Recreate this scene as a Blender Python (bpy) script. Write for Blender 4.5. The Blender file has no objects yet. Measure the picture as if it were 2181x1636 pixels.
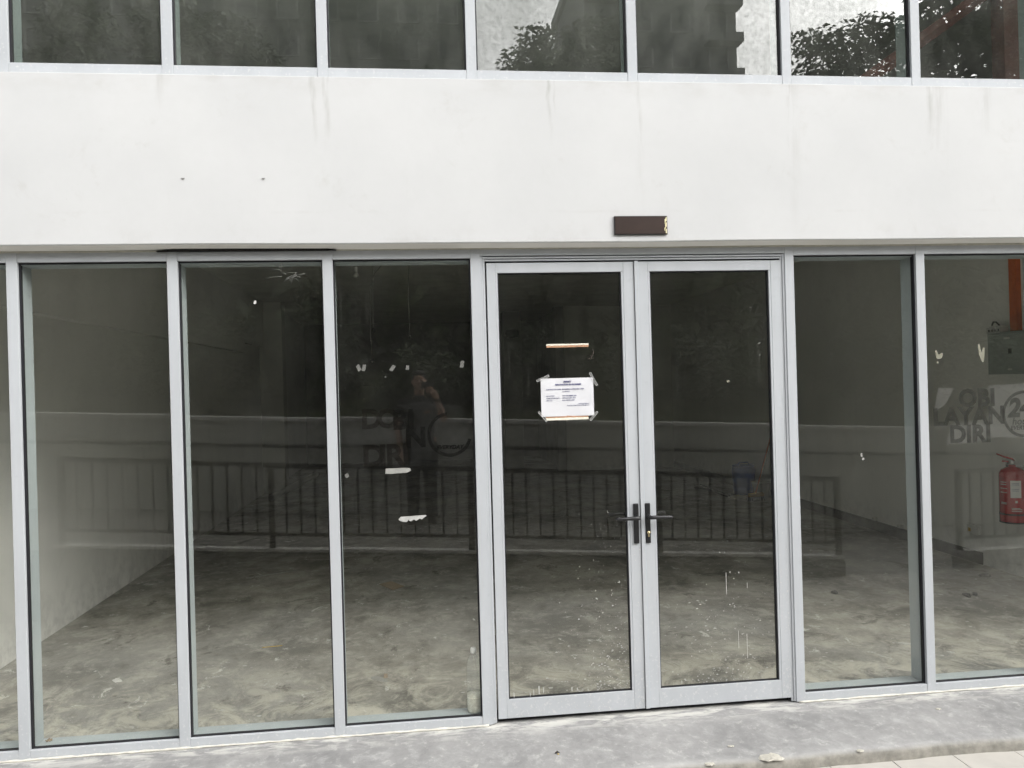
import bpy, bmesh, math, random
import numpy as np
from mathutils import Vector, Matrix

R = math.radians
rnd = random.Random(7)
sc = bpy.context.scene
col = sc.collection

# ------------------------------------------------------------------ camera
cam_d = bpy.data.cameras.new("camera")
cam = bpy.data.objects.new("camera", cam_d)
col.objects.link(cam)
CY, CH = -4.303, 1.8577
yaw, pit, rol = R(6.333), R(0.0424), R(-1.5706)
fw = Vector((math.sin(yaw) * math.cos(pit), math.cos(yaw) * math.cos(pit), math.sin(pit)))
r0 = Vector((math.cos(yaw), -math.sin(yaw), 0))
u0 = r0.cross(fw)
rt = math.cos(rol) * r0 + math.sin(rol) * u0
up = rt.cross(fw)
m4 = Matrix((rt, up, -fw)).transposed().to_4x4()
m4.translation = Vector((0, CY, CH))
cam.matrix_world = m4
cam_d.sensor_width = 36.0
cam_d.sensor_fit = 'HORIZONTAL'
cam_d.lens = 36.0 * 1680 / 2181
cam_d.clip_start = 0.02
cam_d.clip_end = 2000
sc.camera = cam

# ------------------------------------------------------------------ light
SUN_EL, SUN_AZ = R(34), R(132)          # compass-like: 180 = behind the photographer
wd = bpy.data.worlds.new("World")
sc.world = wd
wd.use_nodes = True
nt = wd.node_tree
bgn = nt.nodes["Background"]
sky = nt.nodes.new("ShaderNodeTexSky")
sky.sky_type = 'NISHITA'
sky.sun_disc = False
sky.sun_elevation = SUN_EL
sky.sun_rotation = SUN_AZ
sky.air_density = 1.0
sky.dust_density = 3.0
hsv = nt.nodes.new("ShaderNodeHueSaturation")
hsv.inputs['Saturation'].default_value = 0.10       # overcast: the blue is veiled by cloud
nt.links.new(sky.outputs[0], hsv.inputs['Color'])
tc = nt.nodes.new("ShaderNodeTexCoord")
cn = nt.nodes.new("ShaderNodeTexNoise")
cn.inputs['Scale'].default_value = 3.0
cn.inputs['Detail'].default_value = 6
nt.links.new(tc.outputs['Generated'], cn.inputs['Vector'])
cr = nt.nodes.new("ShaderNodeMapRange")
cr.inputs['From Min'].default_value = .3
cr.inputs['From Max'].default_value = .7
cr.inputs['To Min'].default_value = .85
cr.inputs['To Max'].default_value = 1.2
nt.links.new(cn.outputs['Fac'], cr.inputs['Value'])
mx = nt.nodes.new("ShaderNodeMix")
mx.data_type = 'RGBA'
mx.blend_type = 'MULTIPLY'
mx.inputs['Factor'].default_value = 1
nt.links.new(hsv.outputs[0], mx.inputs['A'])
nt.links.new(cr.outputs[0], mx.inputs['B'])
nt.links.new(mx.outputs['Result'], bgn.inputs['Color'])
bgn.inputs['Strength'].default_value = 0.15

sun_d = bpy.data.lights.new("sun", 'SUN')
sun_d.energy = 1.2
sun_d.angle = R(110)
sun_d.color = (1.0, .97, .93)
sun = bpy.data.objects.new("sun", sun_d)
col.objects.link(sun)
sd = Vector((math.sin(SUN_AZ) * math.cos(SUN_EL), math.cos(SUN_AZ) * math.cos(SUN_EL), math.sin(SUN_EL)))
sun.rotation_euler = (-sd).to_track_quat('-Z', 'Y').to_euler()

sc.view_settings.view_transform = 'Standard'
sc.view_settings.look = 'None'
sc.view_settings.gamma = 1
sc.view_settings.exposure = 1.64
sc.view_settings.use_curve_mapping = False
sc.render.engine = 'CYCLES'
sc.cycles.use_denoising = True
sc.cycles.use_adaptive_sampling = True
sc.cycles.adaptive_threshold = .02
sc.cycles.max_bounces = 10
sc.cycles.diffuse_bounces = 5
sc.cycles.glossy_bounces = 4
sc.cycles.transparent_max_bounces = 24
sc.cycles.caustics_reflective = False
sc.cycles.caustics_refractive = False
sc.cycles.sample_clamp_indirect = 6

# ------------------------------------------------------------------ helpers
def tag(o, label=None, cat=None, group=None, kind=None):
    if label: o['label'] = label
    if cat: o['category'] = cat
    if group: o['group'] = group
    if kind: o['kind'] = kind
    return o

def empty(name, loc=(0, 0, 0), label=None, cat=None, group=None):
    o = bpy.data.objects.new(name, None)
    o.empty_display_size = .1
    col.objects.link(o)
    o.location = loc
    return tag(o, label, cat, group)

class MB:
    """collects boxes, tubes and lathes in one mesh"""
    def __init__(s):
        s.v, s.f, s.sm = [], [], []
    def add(s, vs, fs, smooth=False):
        b = len(s.v)
        s.v += [tuple(v) for v in vs]
        for f in fs:
            s.f.append(tuple(i + b for i in f)); s.sm.append(smooth)
        return s
    def box(s, x0, x1, y0, y1, z0, z1):
        v = [(x, y, z) for z in (z0, z1) for y in (y0, y1) for x in (x0, x1)]
        return s.add(v, [(0, 2, 3, 1), (4, 5, 7, 6), (0, 1, 5, 4), (2, 6, 7, 3), (0, 4, 6, 2), (1, 3, 7, 5)])
    def prism(s, poly, a0, a1, axis='y'):
        """poly: 2-D outline, extruded along an axis from a0 to a1"""
        n = len(poly)
        def P(p, a):
            return {'y': (p[0], a, p[1]), 'z': (p[0], p[1], a), 'x': (a, p[0], p[1])}[axis]
        v = [P(p, a0) for p in poly] + [P(p, a1) for p in poly]
        fs = [tuple(range(n))[::-1], tuple(range(n, 2 * n))]
        fs += [(i, (i + 1) % n, n + (i + 1) % n, n + i) for i in range(n)]
        return s.add(v, fs)
    def tube(s, pts, rad, n=10, smooth=True, caps=True, flat=1.0):
        pts = [Vector(p) for p in pts]
        if not hasattr(rad, '__len__'): rad = [rad] * len(pts)
        vs = []; prev = None
        for i, p in enumerate(pts):
            d = (pts[min(i + 1, len(pts) - 1)] - pts[max(i - 1, 0)]).normalized()
            a = prev if prev is not None else (Vector((0, 0, 1)) if abs(d.z) < .9 else Vector((1, 0, 0)))
            a = (a - d * a.dot(d)).normalized(); prev = a
            b = d.cross(a)
            for k in range(n):
                t = 2 * math.pi * k / n
                vs.append(p + a * math.cos(t) * rad[i] * flat + b * math.sin(t) * rad[i])
        fs = []
        for i in range(len(pts) - 1):
            for k in range(n):
                fs.append((i * n + k, i * n + (k + 1) % n, (i + 1) * n + (k + 1) % n, (i + 1) * n + k))
        if caps:
            fs.append(tuple(range(n))[::-1]); fs.append(tuple(range((len(pts) - 1) * n, len(pts) * n)))
        return s.add(vs, fs, smooth)
    def lathe(s, prof, c=(0, 0, 0), n=20, smooth=True):
        vs = []
        for (r, z) in prof:
            for k in range(n):
                t = 2 * math.pi * k / n
                vs.append((c[0] + r * math.cos(t), c[1] + r * math.sin(t), c[2] + z))
        fs = []
        for i in range(len(prof) - 1):
            for k in range(n):
                fs.append((i * n + k, i * n + (k + 1) % n, (i + 1) * n + (k + 1) % n, (i + 1) * n + k))
        fs.append(tuple(range(n))[::-1]); fs.append(tuple(range((len(prof) - 1) * n, len(prof) * n)))
        return s.add(vs, fs, smooth)
    def ball(s, c, r, n=12, m=8):
        if not hasattr(r, '__len__'): r = (r, r, r)
        vs = []; fs = []
        for i in range(m + 1):
            ph = math.pi * i / m
            for k in range(n):
                t = 2 * math.pi * k / n
                vs.append((c[0] + r[0] * math.sin(ph) * math.cos(t), c[1] + r[1] * math.sin(ph) * math.sin(t), c[2] + r[2] * math.cos(ph)))
        for i in range(m):
            for k in range(n):
                fs.append((i * n + k, (i + 1) * n + k, (i + 1) * n + (k + 1) % n, i * n + (k + 1) % n))
        return s.add(vs, fs, True)
    def mesh(s, name):
        me = bpy.data.meshes.new(name)
        me.from_pydata(s.v, [], s.f)
        me.polygons.foreach_set('use_smooth', s.sm)
        me.update()
        return me
    def build(s, name, mat, parent=None, bevel=0, loc=None):
        return put(name, s.mesh(name), mat, parent, bevel, loc)

def put(name, me, mat, parent=None, bevel=0, loc=None):
    o = bpy.data.objects.new(name, me)
    col.objects.link(o)
    if mat is not None and not me.materials: me.materials.append(mat)
    if parent is not None: o.parent = parent
    if loc is not None: o.location = loc
    if bevel:
        b = o.modifiers.new('bevel', 'BEVEL'); b.width = bevel; b.segments = 2; b.limit_method = 'ANGLE'
    return o

def box(name, mat, parent, x0, x1, y0, y1, z0, z1, bevel=0):
    return MB().box(x0, x1, y0, y1, z0, z1).build(name, mat, parent, bevel)

def struct(o):
    o['kind'] = 'structure'; return o

# ---- materials
def nodes(name):
    m = bpy.data.materials.new(name); m.use_nodes = True
    t = m.node_tree; b = t.nodes['Principled BSDF']
    return m, t, b

def noise(t, scale, detail=4, rough=.55, stretch=None, coord='Object', dist=0):
    c = t.nodes.new('ShaderNodeTexCoord'); n = t.nodes.new('ShaderNodeTexNoise')
    n.inputs['Scale'].default_value = scale; n.inputs['Detail'].default_value = detail
    n.inputs['Roughness'].default_value = rough; n.inputs['Distortion'].default_value = dist
    if stretch:
        mp = t.nodes.new('ShaderNodeMapping'); mp.inputs['Scale'].default_value = stretch
        t.links.new(c.outputs[coord], mp.inputs['Vector']); t.links.new(mp.outputs[0], n.inputs['Vector'])
    else:
        t.links.new(c.outputs[coord], n.inputs['Vector'])
    return n.outputs['Fac']

def mrange(t, v, a, b, c=0., d=1.):
    n = t.nodes.new('ShaderNodeMapRange')
    for k, x in zip(('From Min', 'From Max', 'To Min', 'To Max'), (a, b, c, d)): n.inputs[k].default_value = x
    t.links.new(v, n.inputs['Value']); return n.outputs[0]

def math_(t, op, a, b=None, c=None):
    n = t.nodes.new('ShaderNodeMath'); n.operation = op
    for i, x in enumerate((a, b, c)):
        if x is None: continue
        if isinstance(x, (int, float)): n.inputs[i].default_value = x
        else: t.links.new(x, n.inputs[i])
    return n.outputs[0]

def mixc(t, fac, a, b, mode='MIX'):
    n = t.nodes.new('ShaderNodeMix'); n.data_type = 'RGBA'; n.blend_type = mode
    for k, x in (('Factor', fac), ('A', a), ('B', b)):
        if isinstance(x, (int, float)): n.inputs[k].default_value = x
        elif isinstance(x, (tuple, list)): n.inputs[k].default_value = (*x, 1) if len(x) == 3 else x
        else: t.links.new(x, n.inputs[k])
    return n.outputs['Result']

def bump(t, b, h, strength=.2, dist=.01):
    n = t.nodes.new('ShaderNodeBump'); n.inputs['Strength'].default_value = strength
    n.inputs['Distance'].default_value = dist
    t.links.new(h, n.inputs['Height']); t.links.new(n.outputs[0], b.inputs['Normal'])

def plain(name, c, rough=.5, var=.12, scale=8., metal=0., bmp=0., coat=0.):
    m, t, b = nodes(name)
    n = noise(t, scale, 5)
    lo = tuple(x * (1 - var) for x in c); hi = tuple(min(1, x * (1 + var)) for x in c)
    t.links.new(mixc(t, mrange(t, n, .3, .7), lo, hi), b.inputs['Base Color'])
    b.inputs['Roughness'].default_value = rough; b.inputs['Metallic'].default_value = metal
    b.inputs['Coat Weight'].default_value = coat
    if bmp: bump(t, b, noise(t, scale * 6, 4), bmp, .004)
    return m

def separate(t):
    c = t.nodes.new('ShaderNodeTexCoord'); s = t.nodes.new('ShaderNodeSeparateXYZ')
    t.links.new(c.outputs['Object'], s.inputs[0]); return s.outputs

M = {}
# white painted render of the fascia, with rain streaks under the mullions and old patch repairs
def make_fascia():
    m, t, b = nodes('white painted render')
    x, y, z = separate(t)
    base = mixc(t, mrange(t, noise(t, 1.1, 4), .35, .7), (.489, .493, .493), (.535, .537, .535))
    fine = noise(t, 22, 5)
    base = mixc(t, mrange(t, fine, .3, .8, 0, .10), base, (.425, .425, .416))
    tot = None
    wob = math_(t, 'MULTIPLY', math_(t, 'SUBTRACT', noise(t, 7, 2), .5), .05)
    for (cx, w, ln, k) in ((-.53, .018, .38, .55), (-.465, .02, .42, .5), (.70, .014, .36, .6), (.735, .008, .2, .5), (1.19, .03, .75, .30),
                           (2.04, .02, .55, .5), (2.06, .05, .9, .25), (2.87, .03, .34, .55), (2.93, .05, .55, .3), (-1.29, .03, .2, .25), (3.2, .06, .3, .3)):
        dx = math_(t, 'DIVIDE', math_(t, 'ABSOLUTE', math_(t, 'SUBTRACT', math_(t, 'ADD', x, wob), cx * 1.019)), w)
        gx = math_(t, 'MAXIMUM', math_(t, 'SUBTRACT', 1., dx), 0.)
        gz = mrange(t, z, 3.50 - ln, 3.50, 0, 1)
        g = math_(t, 'MULTIPLY', math_(t, 'MULTIPLY', gx, gz), min(.9, k * 1.45))
        tot = g if tot is None else math_(t, 'MAXIMUM', tot, g)
    brk = mrange(t, noise(t, 30, 4, .6, (1, 1, .12)), .38, .62)
    tot = math_(t, 'MULTIPLY', tot, brk)
    base = mixc(t, tot, base, (.272, .264, .242))
    # dirty band below the sill and along the lower edge
    top = mrange(t, z, 3.39, 3.505, 0, 1)
    band = math_(t, 'MULTIPLY', math_(t, 'MULTIPLY', top, mrange(t, noise(t, 5, 5, .6, (1, 1, 2)), .48, .7)), .38)
    base = mixc(t, band, base, (.365, .353, .327))
    low = mrange(t, z, 2.74, 2.63, 0, 1)
    lowb = math_(t, 'MULTIPLY', math_(t, 'MULTIPLY', low, mrange(t, noise(t, 6, 6, .65), .52, .7)), .30)
    base = mixc(t, lowb, base, (.365, .357, .336))
    sc1 = math_(t, 'MULTIPLY', mrange(t, noise(t, 2.6, 9, .72, dist=.8), .56, .64), mrange(t, noise(t, 17, 5, .7), .45, .65))
    base = mixc(t, math_(t, 'MULTIPLY', sc1, .30), base, (.399, .391, .370))
    hl = math_(t, 'MULTIPLY', mrange(t, math_(t, 'ABSOLUTE', math_(t, 'SUBTRACT', math_(t, 'ADD', z, math_(t, 'MULTIPLY', noise(t, 3, 4), .02)), 2.80)), .012, 0), mrange(t, noise(t, 2.3, 5, .7), .5, .62))
    base = mixc(t, math_(t, 'MULTIPLY', hl, .22), base, (.383, .374, .357))
    specks = mrange(t, noise(t, 60, 2), .80, .83)
    base = mixc(t, math_(t, 'MULTIPLY', specks, .5), base, (.238, .230, .221))
    t.links.new(base, b.inputs['Base Color'])
    b.inputs['Roughness'].default_value = .75
    h = math_(t, 'ADD', math_(t, 'MULTIPLY', noise(t, 1.6, 3), 1.0), math_(t, 'MULTIPLY', noise(t, 45, 4), .05))
    bump(t, b, h, .25, .012)
    return m
M['fascia'] = make_fascia()

def make_alu(name, c):
    m, t, b = nodes(name)
    n = noise(t, 3, 5, .6, (2, 2, .5)); n2 = noise(t, 26, 5, .65)
    cc = mixc(t, mrange(t, n, .3, .7), tuple(k * .93 for k in c), tuple(k * 1.04 for k in c))
    cc = mixc(t, mrange(t, n2, .58, .72, 0, .28), cc, tuple(k * .78 for k in c))
    n3 = noise(t, 55, 3, .6)
    x, y, z = separate(t)
    low = mrange(t, z, .75, .05, 0, 1)
    cc = mixc(t, math_(t, 'MULTIPLY', math_(t, 'MULTIPLY', mrange(t, n3, .60, .66), low), .55), cc, (.56, .56, .55))
    t.links.new(cc, b.inputs['Base Color'])
    t.links.new(mrange(t, n2, .3, .7, .50, .68), b.inputs['Roughness'])
    b.inputs['Specular IOR Level'].default_value = .25
    return m
M['alu'] = make_alu('powder coated aluminium', (.43, .447, .465))
M['alu_in'] = make_alu('mill aluminium inside', (.42, .47, .495))
M['gasket'] = plain('black rubber', (.008, .008, .011), .6, .2, 20)
M['gap_shade'] = plain('painted gap shade', (.012, .011, .01), .9, .3, 10)
M['caulk'] = plain('white sealant', (.54, .52, .46), .6, .12, 25, bmp=.5)
M['black'] = plain('black powder coat', (.008, .008, .009), .45, .2, 30)
M['brass'] = plain('brass key cylinder', (.70, .58, .34), .3, .1, 40, metal=.9)

def make_glass(name, tint, refl, dust, dustc, dscale, mott=0.0, edge=False):
    m, t, b = nodes(name)
    t.nodes.remove(b)
    out = t.nodes['Material Output']
    tr = t.nodes.new('ShaderNodeBsdfTransparent'); tr.inputs[0].default_value = (*tint, 1)
    gl = t.nodes.new('ShaderNodeBsdfGlossy'); gl.inputs['Roughness'].default_value = 0.0
    gl.inputs['Color'].default_value = (1, 1, 1, 1)
    ge = t.nodes.new('ShaderNodeNewGeometry'); vm = t.nodes.new('ShaderNodeVectorMath'); vm.operation = 'DOT_PRODUCT'
    t.links.new(ge.outputs['Incoming'], vm.inputs[0]); t.links.new(ge.outputs['Normal'], vm.inputs[1])
    oc = math_(t, 'SUBTRACT', 1., math_(t, 'ABSOLUTE', vm.outputs['Value']))
    fr = math_(t, 'MULTIPLY_ADD', math_(t, 'POWER', oc, 5.), .96, .04)      # thin sheet: same reflectance from both sides
    f = math_(t, 'ADD', fr, refl)
    if mott:
        nn = noise(t, 38, 5, .8); n5 = noise(t, 2.2, 2, .6)
        f = math_(t, 'MULTIPLY', f, math_(t, 'MULTIPLY', mrange(t, nn, .32, .68, 1 - mott, 1 + mott), mrange(t, n5, .3, .7, .8, 1.25)))
    mxs = t.nodes.new('ShaderNodeMixShader')
    t.links.new(f, mxs.inputs[0]); t.links.new(tr.outputs[0], mxs.inputs[1]); t.links.new(gl.outputs[0], mxs.inputs[2])
    df = t.nodes.new('ShaderNodeBsdfDiffuse'); df.inputs['Color'].default_value = (*dustc, 1)
    if not dust:
        t.links.new(mxs.outputs[0], out.inputs['Surface']); return m
    a = noise(t, dscale, 4, .62, (1, 1, .45)); bb = noise(t, dscale * .22, 2, .5, (1, 1, .6))
    d = math_(t, 'ADD', mrange(t, math_(t, 'MULTIPLY', a, bb), .14, .42, dust * .45, dust * 1.9), 0.0)
    if edge:
        st_ = math_(t, 'MULTIPLY', mrange(t, noise(t, 9, 2, .6, (3.2, 1, .10)), .66, .76), mrange(t, a, .42, .62))
        d = math_(t, 'ADD', d, math_(t, 'MULTIPLY', st_, .035))
        x, y, z = separate(t)
        d = math_(t, 'ADD', d, mrange(t, z, .6, .05, 0, dust * 1.2))
    m2 = t.nodes.new('ShaderNodeMixShader')
    t.links.new(d, m2.inputs[0]); t.links.new(mxs.outputs[0], m2.inputs[1]); t.links.new(df.outputs[0], m2.inputs[2])
    t.links.new(m2.outputs[0], out.inputs['Surface'])
    return m
M['glass'] = make_glass('tinted shop glass', (.97, .975, .948), 0.0, .013, (.6, .6, .54), 4, edge=True)
M['glass_in'] = make_glass('clear glass inner face', (.985, .985, .972), 0.0, 0, (.6, .6, .55), 4)
M['glass_up'] = make_glass('dusty reflective glass', (.62, .66, .62), .04, .052, (.55, .56, .51), 9, mott=.42)

def make_floor():
    m, t, b = nodes('bare stained concrete floor')
    a = noise(t, 1.1, 12, .70, (1, .85, 1), dist=.3); c = noise(t, 4.5, 12, .76, (1, .85, 1), dist=.3); d = noise(t, .5, 4, .5); e = noise(t, 24, 10, .78, (1, .85, 1), dist=.3)
    cc = mixc(t, mrange(t, a, .40, .60), (.15, .144, .125), (.39, .375, .33))
    cc = mixc(t, mrange(t, d, .42, .6, 0, .5), cc, (.25, .255, .255))
    cc = mixc(t, mrange(t, c, .50, .62, 0, .6), cc, (.50, .485, .44))
    cc = mixc(t, mrange(t, c, .46, .34, 0, .7), cc, (.12, .115, .10))
    cc = mixc(t, mrange(t, e, .45, .30, 0, .5), cc, (.13, .126, .113))
    cc = mixc(t, mrange(t, e, .58, .70, 0, .5), cc, (.52, .505, .46))
    wh = mrange(t, noise(t, 6, 10, .78, (1, .85, 1), dist=.6), .60, .635)
    cc = mixc(t, math_(t, 'MULTIPLY', wh, .7), cc, (.70, .70, .67))
    dk = mrange(t, noise(t, 2.6, 10, .76, (1, .85, 1), dist=.7), .57, .63)
    cc = mixc(t, math_(t, 'MULTIPLY', dk, .75), cc, (.095, .09, .077))
    x, y, z = separate(t)                          # pale render splashes close to the window
    near = mrange(t, y, 1.4, .15)
    sp = math_(t, 'MULTIPLY', near, mrange(t, noise(t, 4, 9, .74, (1, .85, 1), dist=.8), .47, .58))
    cc = mixc(t, math_(t, 'MULTIPLY', sp, .7), cc, (.66, .63, .54))
    spk = mrange(t, noise(t, 45, 2, .5), .76, .80)
    cc = mixc(t, math_(t, 'MULTIPLY', spk, .7), cc, (.7, .7, .66))
    t.links.new(cc, b.inputs['Base Color'])
    t.links.new(mrange(t, c, .3, .7, .55, .85), b.inputs['Roughness'])
    b.inputs['Specular IOR Level'].default_value = .3
    bump(t, b, c, .25, .006)
    return m
M['floor'] = make_floor()

def make_apron():
    m, t, b = nodes('cement apron')
    a = noise(t, 2.4, 10, .70, (1, .9, 1), dist=.3); c = noise(t, 11, 10, .76, (1, .9, 1), dist=.3); d = noise(t, 48, 5, .65)
    cc = mixc(t, mrange(t, a, .32, .68), (.188, .187, .184), (.316, .312, .304))
    cc = mixc(t, mrange(t, c, .50, .64, 0, .5), cc, (.420, .420, .407))
    cc = mixc(t, mrange(t, c, .45, .30, 0, .5), cc, (.130, .129, .126))
    cc = mixc(t, mrange(t, noise(t, 22, 9, .76, (1, .9, 1), dist=.4), .56, .68, 0, .6), cc, (.504, .496, .462))
    cc = mixc(t, mrange(t, d, .3, .75, 0, .25), cc, (.168, .168, .172))
    x, y, z = separate(t)
    nr = math_(t, 'MULTIPLY', mrange(t, y, -.16, -.01), mrange(t, noise(t, 9, 7, .7, (.5, 2, 1), dist=.6), .46, .58))
    cc = mixc(t, math_(t, 'MULTIPLY', nr, .85), cc, (.554, .546, .504))
    ed = math_(t, 'MULTIPLY', mrange(t, y, -.49, -.56), mrange(t, noise(t, 6, 6, .65, (.5, 1, 1)), .42, .6))
    cc = mixc(t, math_(t, 'MULTIPLY', ed, .5), cc, (.437, .437, .420))
    fr = mrange(t, z, -.022, -.04)
    cc = mixc(t, fr, cc, mixc(t, mrange(t, noise(t, 14, 6, .7), .35, .65), (.168, .160, .139), (.286, .273, .239)))
    t.links.new(cc, b.inputs['Base Color']); b.inputs['Roughness'].default_value = .85
    bump(t, b, math_(t, 'ADD', c, math_(t, 'MULTIPLY', d, .3)), .22, .005)
    return m
M['apron'] = make_apron()
M['tile'] = plain('beige paving tile', (.42, .40, .365), .7, .09, 6, bmp=.25)
M['grout'] = plain('tile joint', (.20, .19, .17), .9, .2, 20)
M['ground'] = plain('ground', (.22, .215, .20), .9, .2, 2)
def make_wallpaint(name, c):
    m, t, b = nodes(name)
    n = noise(t, 1.3, 6, .6, (1, 1, .6)); n2 = noise(t, 9, 6, .65)
    cc = mixc(t, mrange(t, n, .35, .7), tuple(k * .90 for k in c), c)
    cc = mixc(t, mrange(t, n2, .56, .75, 0, .25), cc, tuple(k * .72 for k in c))
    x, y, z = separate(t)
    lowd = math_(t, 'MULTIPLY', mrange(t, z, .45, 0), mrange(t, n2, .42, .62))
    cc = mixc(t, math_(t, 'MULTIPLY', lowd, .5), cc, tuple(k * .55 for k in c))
    t.links.new(cc, b.inputs['Base Color']); b.inputs['Roughness'].default_value = .8
    bump(t, b, noise(t, 30, 4), .08, .005)
    return m
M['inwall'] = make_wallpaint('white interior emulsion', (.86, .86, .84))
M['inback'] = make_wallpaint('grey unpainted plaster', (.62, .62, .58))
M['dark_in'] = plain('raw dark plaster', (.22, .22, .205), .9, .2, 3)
M['skirt'] = plain('dirty unpainted skirting strip', (.10, .098, .088), .9, .35, 6, bmp=.3)
M['ceil'] = plain('ceiling slab', (.84, .84, .81), .9, .1, 3)

# ------------------------------------------------------------------ ground, pavement, apron
g = MB(); g.add([(-600, -600, -.16), (600, -600, -.16), (600, 600, -.16), (-600, 600, -.16)], [(0, 1, 2, 3)])
struct(g.build('ground', M['ground']))
PZ = -.086                                   # top of the paving tiles
pav = struct(box('pavement', M['grout'], None, -8.2, 10.2, -2.91, -.40, -.15, PZ - .004))
TX, TY = .33, .60
tm = MB().box(-TX / 2 + .0022, TX / 2 - .0022, -TY / 2 + .0022, TY / 2 - .0022, -.02, 0).mesh('tile')
tm.materials.append(M['tile'])
ntile = 0
for j in range(4):
    for i in range(-13, 22):
        cx = .305 + i * TX + .165
        y1 = -.47 - j * TY
        o = put('tile', tm, None, pav, 0, (cx, y1 - TY / 2, PZ + rnd.uniform(-.0012, .0012)))
        o.rotation_euler = (rnd.uniform(-.002, .002), rnd.uniform(-.002, .002), 0)
        ntile += 1

ap = MB()
xs = np.linspace(-8.0, 10.0, 181)
prof = [(0.30, -.004), (-.02, -.004), (-.20, -.006), (-.40, -.011), (-.52, -.019), (-.548, -.024), (-.562, -.035), (-.568, -.052), (-.570, -.12)]
vs = []; nP = len(prof)
for x in xs:
    wob = .006 * math.sin(x * 3.1) + .004 * math.sin(x * 9.7 + 1) + .003 * math.sin(x * 23.)
    for k, (y, z) in enumerate(prof):
        vs.append((x, y + (wob if k > 3 else 0), z + (.0015 * math.sin(x * 5.3 + y * 7) if k > 1 else 0)))
fs = []
for i in range(len(xs) - 1):
    for k in range(nP - 1):
        a = i * nP + k; fs.append((a, a + 1, a + nP + 1, a + nP))
ap.add(vs, fs, True)
struct(ap.build('concrete_apron', M['apron']))
# broken white mortar patches on the apron's edge
def blob(n, rx, ry, seed, jag=.25):
    q = random.Random(seed)
    return [((1 + q.uniform(-jag, jag)) * rx * math.cos(2 * math.pi * i / n), (1 + q.uniform(-jag, jag)) * ry * math.sin(2 * math.pi * i / n)) for i in range(n)]
def patch(name, mat, cx, cy, z, rx, ry, seed, h=.006, label=None, cat=None, group=None, rz=0, jag=.25, n=16):
    m = MB(); p = blob(n, rx, ry, seed, jag)
    c, s = math.cos(rz), math.sin(rz)
    lo = [(x * c - y * s, x * s + y * c, 0) for x, y in p]; hi = [((x * c - y * s) * .86, (x * s + y * c) * .86, h * random.Random(seed + i).uniform(.6, 1.3)) for i, (x, y) in enumerate(p)]
    N = len(p); m.add(lo + hi + [(0, 0, h * 1.2)], [(i, (i + 1) % N, N + (i + 1) % N, N + i) for i in range(N)] + [(N + i, N + (i + 1) % N, 2 * N) for i in range(N)])
    o = m.build(name, mat, None, 0, (cx, cy, z)); return tag(o, label, cat, group)
M['mortar'] = plain('spilt white mortar', (.44, .42, .365), .85, .2, 40, bmp=.8)
patch('mortar_patch', M['mortar'], 1.655, -.553, -.026, .062, .038, 3, .008, 'large cream mortar lump on the rounded edge of the concrete apron', 'mortar lump')
patch('mortar_patch', M['mortar'], 1.335, -.560, -.030, .026, .016, 5, .006, 'small cream mortar lump left of the large one on the apron edge', 'mortar lump')
patch('mortar_patch', M['mortar'], 2.12, -.556, -.028, .022, .012, 8, .006, 'thin grey chipped mortar spot right of the large lump on the apron edge', 'mortar lump')
patch('mortar_patch', M['mortar'], 1.50, -.43, -.012, .018, .010, 9, .003, 'tiny white mortar dab on the apron behind the large lump', 'mortar lump')
patch('mortar_patch', M['mortar'], 2.78, -.21, -.006, .018, .010, 12, .004, 'tiny white mortar dab on the apron below the rightmost mullion', 'mortar lump')
M['leafb'] = plain('dead leaf', (.03, .022, .015), .7, .3, 40)
M['leafy'] = plain('yellow leaf', (.55, .38, .08), .7, .2, 40)
lf = empty('dead_leaf', (.615, -.37, -.008), 'tiny dark curled leaf with yellow tip on the bare apron', 'leaf')
MB().tube([(-.012, 0, .003), (0, .004, .008), (.014, .002, .004)], [.002, .006, .001], 6).build('blade', M['leafb'], lf)
MB().tube([(.0, -.008, .002), (.008, -.012, .003)], [.003, .001], 6).build('tip', M['leafy'], lf)

# ------------------------------------------------------------------ the building
XL, XR = -2.95, 5.30
bld = empty('shop_building', (0, 0, 0), 'white rendered shop building with a deep blank band between two window rows', 'building')
# fascia beam : front face subdivided so the lower edge can wander a little
f = MB(); xs = np.linspace(-9, 11, 101)
def zlow(x):
    return 2.606 + .006 * min(1, abs(x - .55) / 2.5) + .0012 * math.sin(x * 4.1)
vs = []
for x in xs:
    zl = zlow(x)
    for (y, z) in ((-.08, 3.501), (-.0805, 3.05), (-.08, zl + .0205), (-.075, zl + .0145), (-.004, zl + .001), (.30, zl + .002), (.30, 3.53), (-.004, 3.506), (-.079, 3.5025)):
        vs.append((x, y, z))
fs = []; q = 9
for i in range(len(xs) - 1):
    for k in range(q): fs.append((i * q + k, i * q + (k + 1) % q, (i + 1) * q + (k + 1) % q, (i + 1) * q + k))
fs += [tuple(range(q)), tuple(range((len(xs) - 1) * q, len(xs) * q))[::-1]]
f.add(vs, fs)
fo = f.build('fascia', M['fascia'], bld)
M['soffit'] = plain('white soffit paint lightened against shade', (.86, .85, .81), .8, .06, 3)  # paler than the fascia: brightness put into the colour to lift the shaded underside
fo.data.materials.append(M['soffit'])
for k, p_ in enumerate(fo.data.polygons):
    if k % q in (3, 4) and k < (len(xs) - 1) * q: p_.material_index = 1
floor = struct(box('floor', M['floor'], None, XL - .2, XR + .2, .155, 16.2, -.12, -.0005))
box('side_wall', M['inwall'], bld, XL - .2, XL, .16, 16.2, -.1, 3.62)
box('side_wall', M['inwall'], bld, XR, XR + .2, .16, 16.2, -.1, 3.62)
box('back_wall', M['dark_in'], bld, XL, 3.0, 15.8, 16.0, -.1, 3.62)
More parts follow.
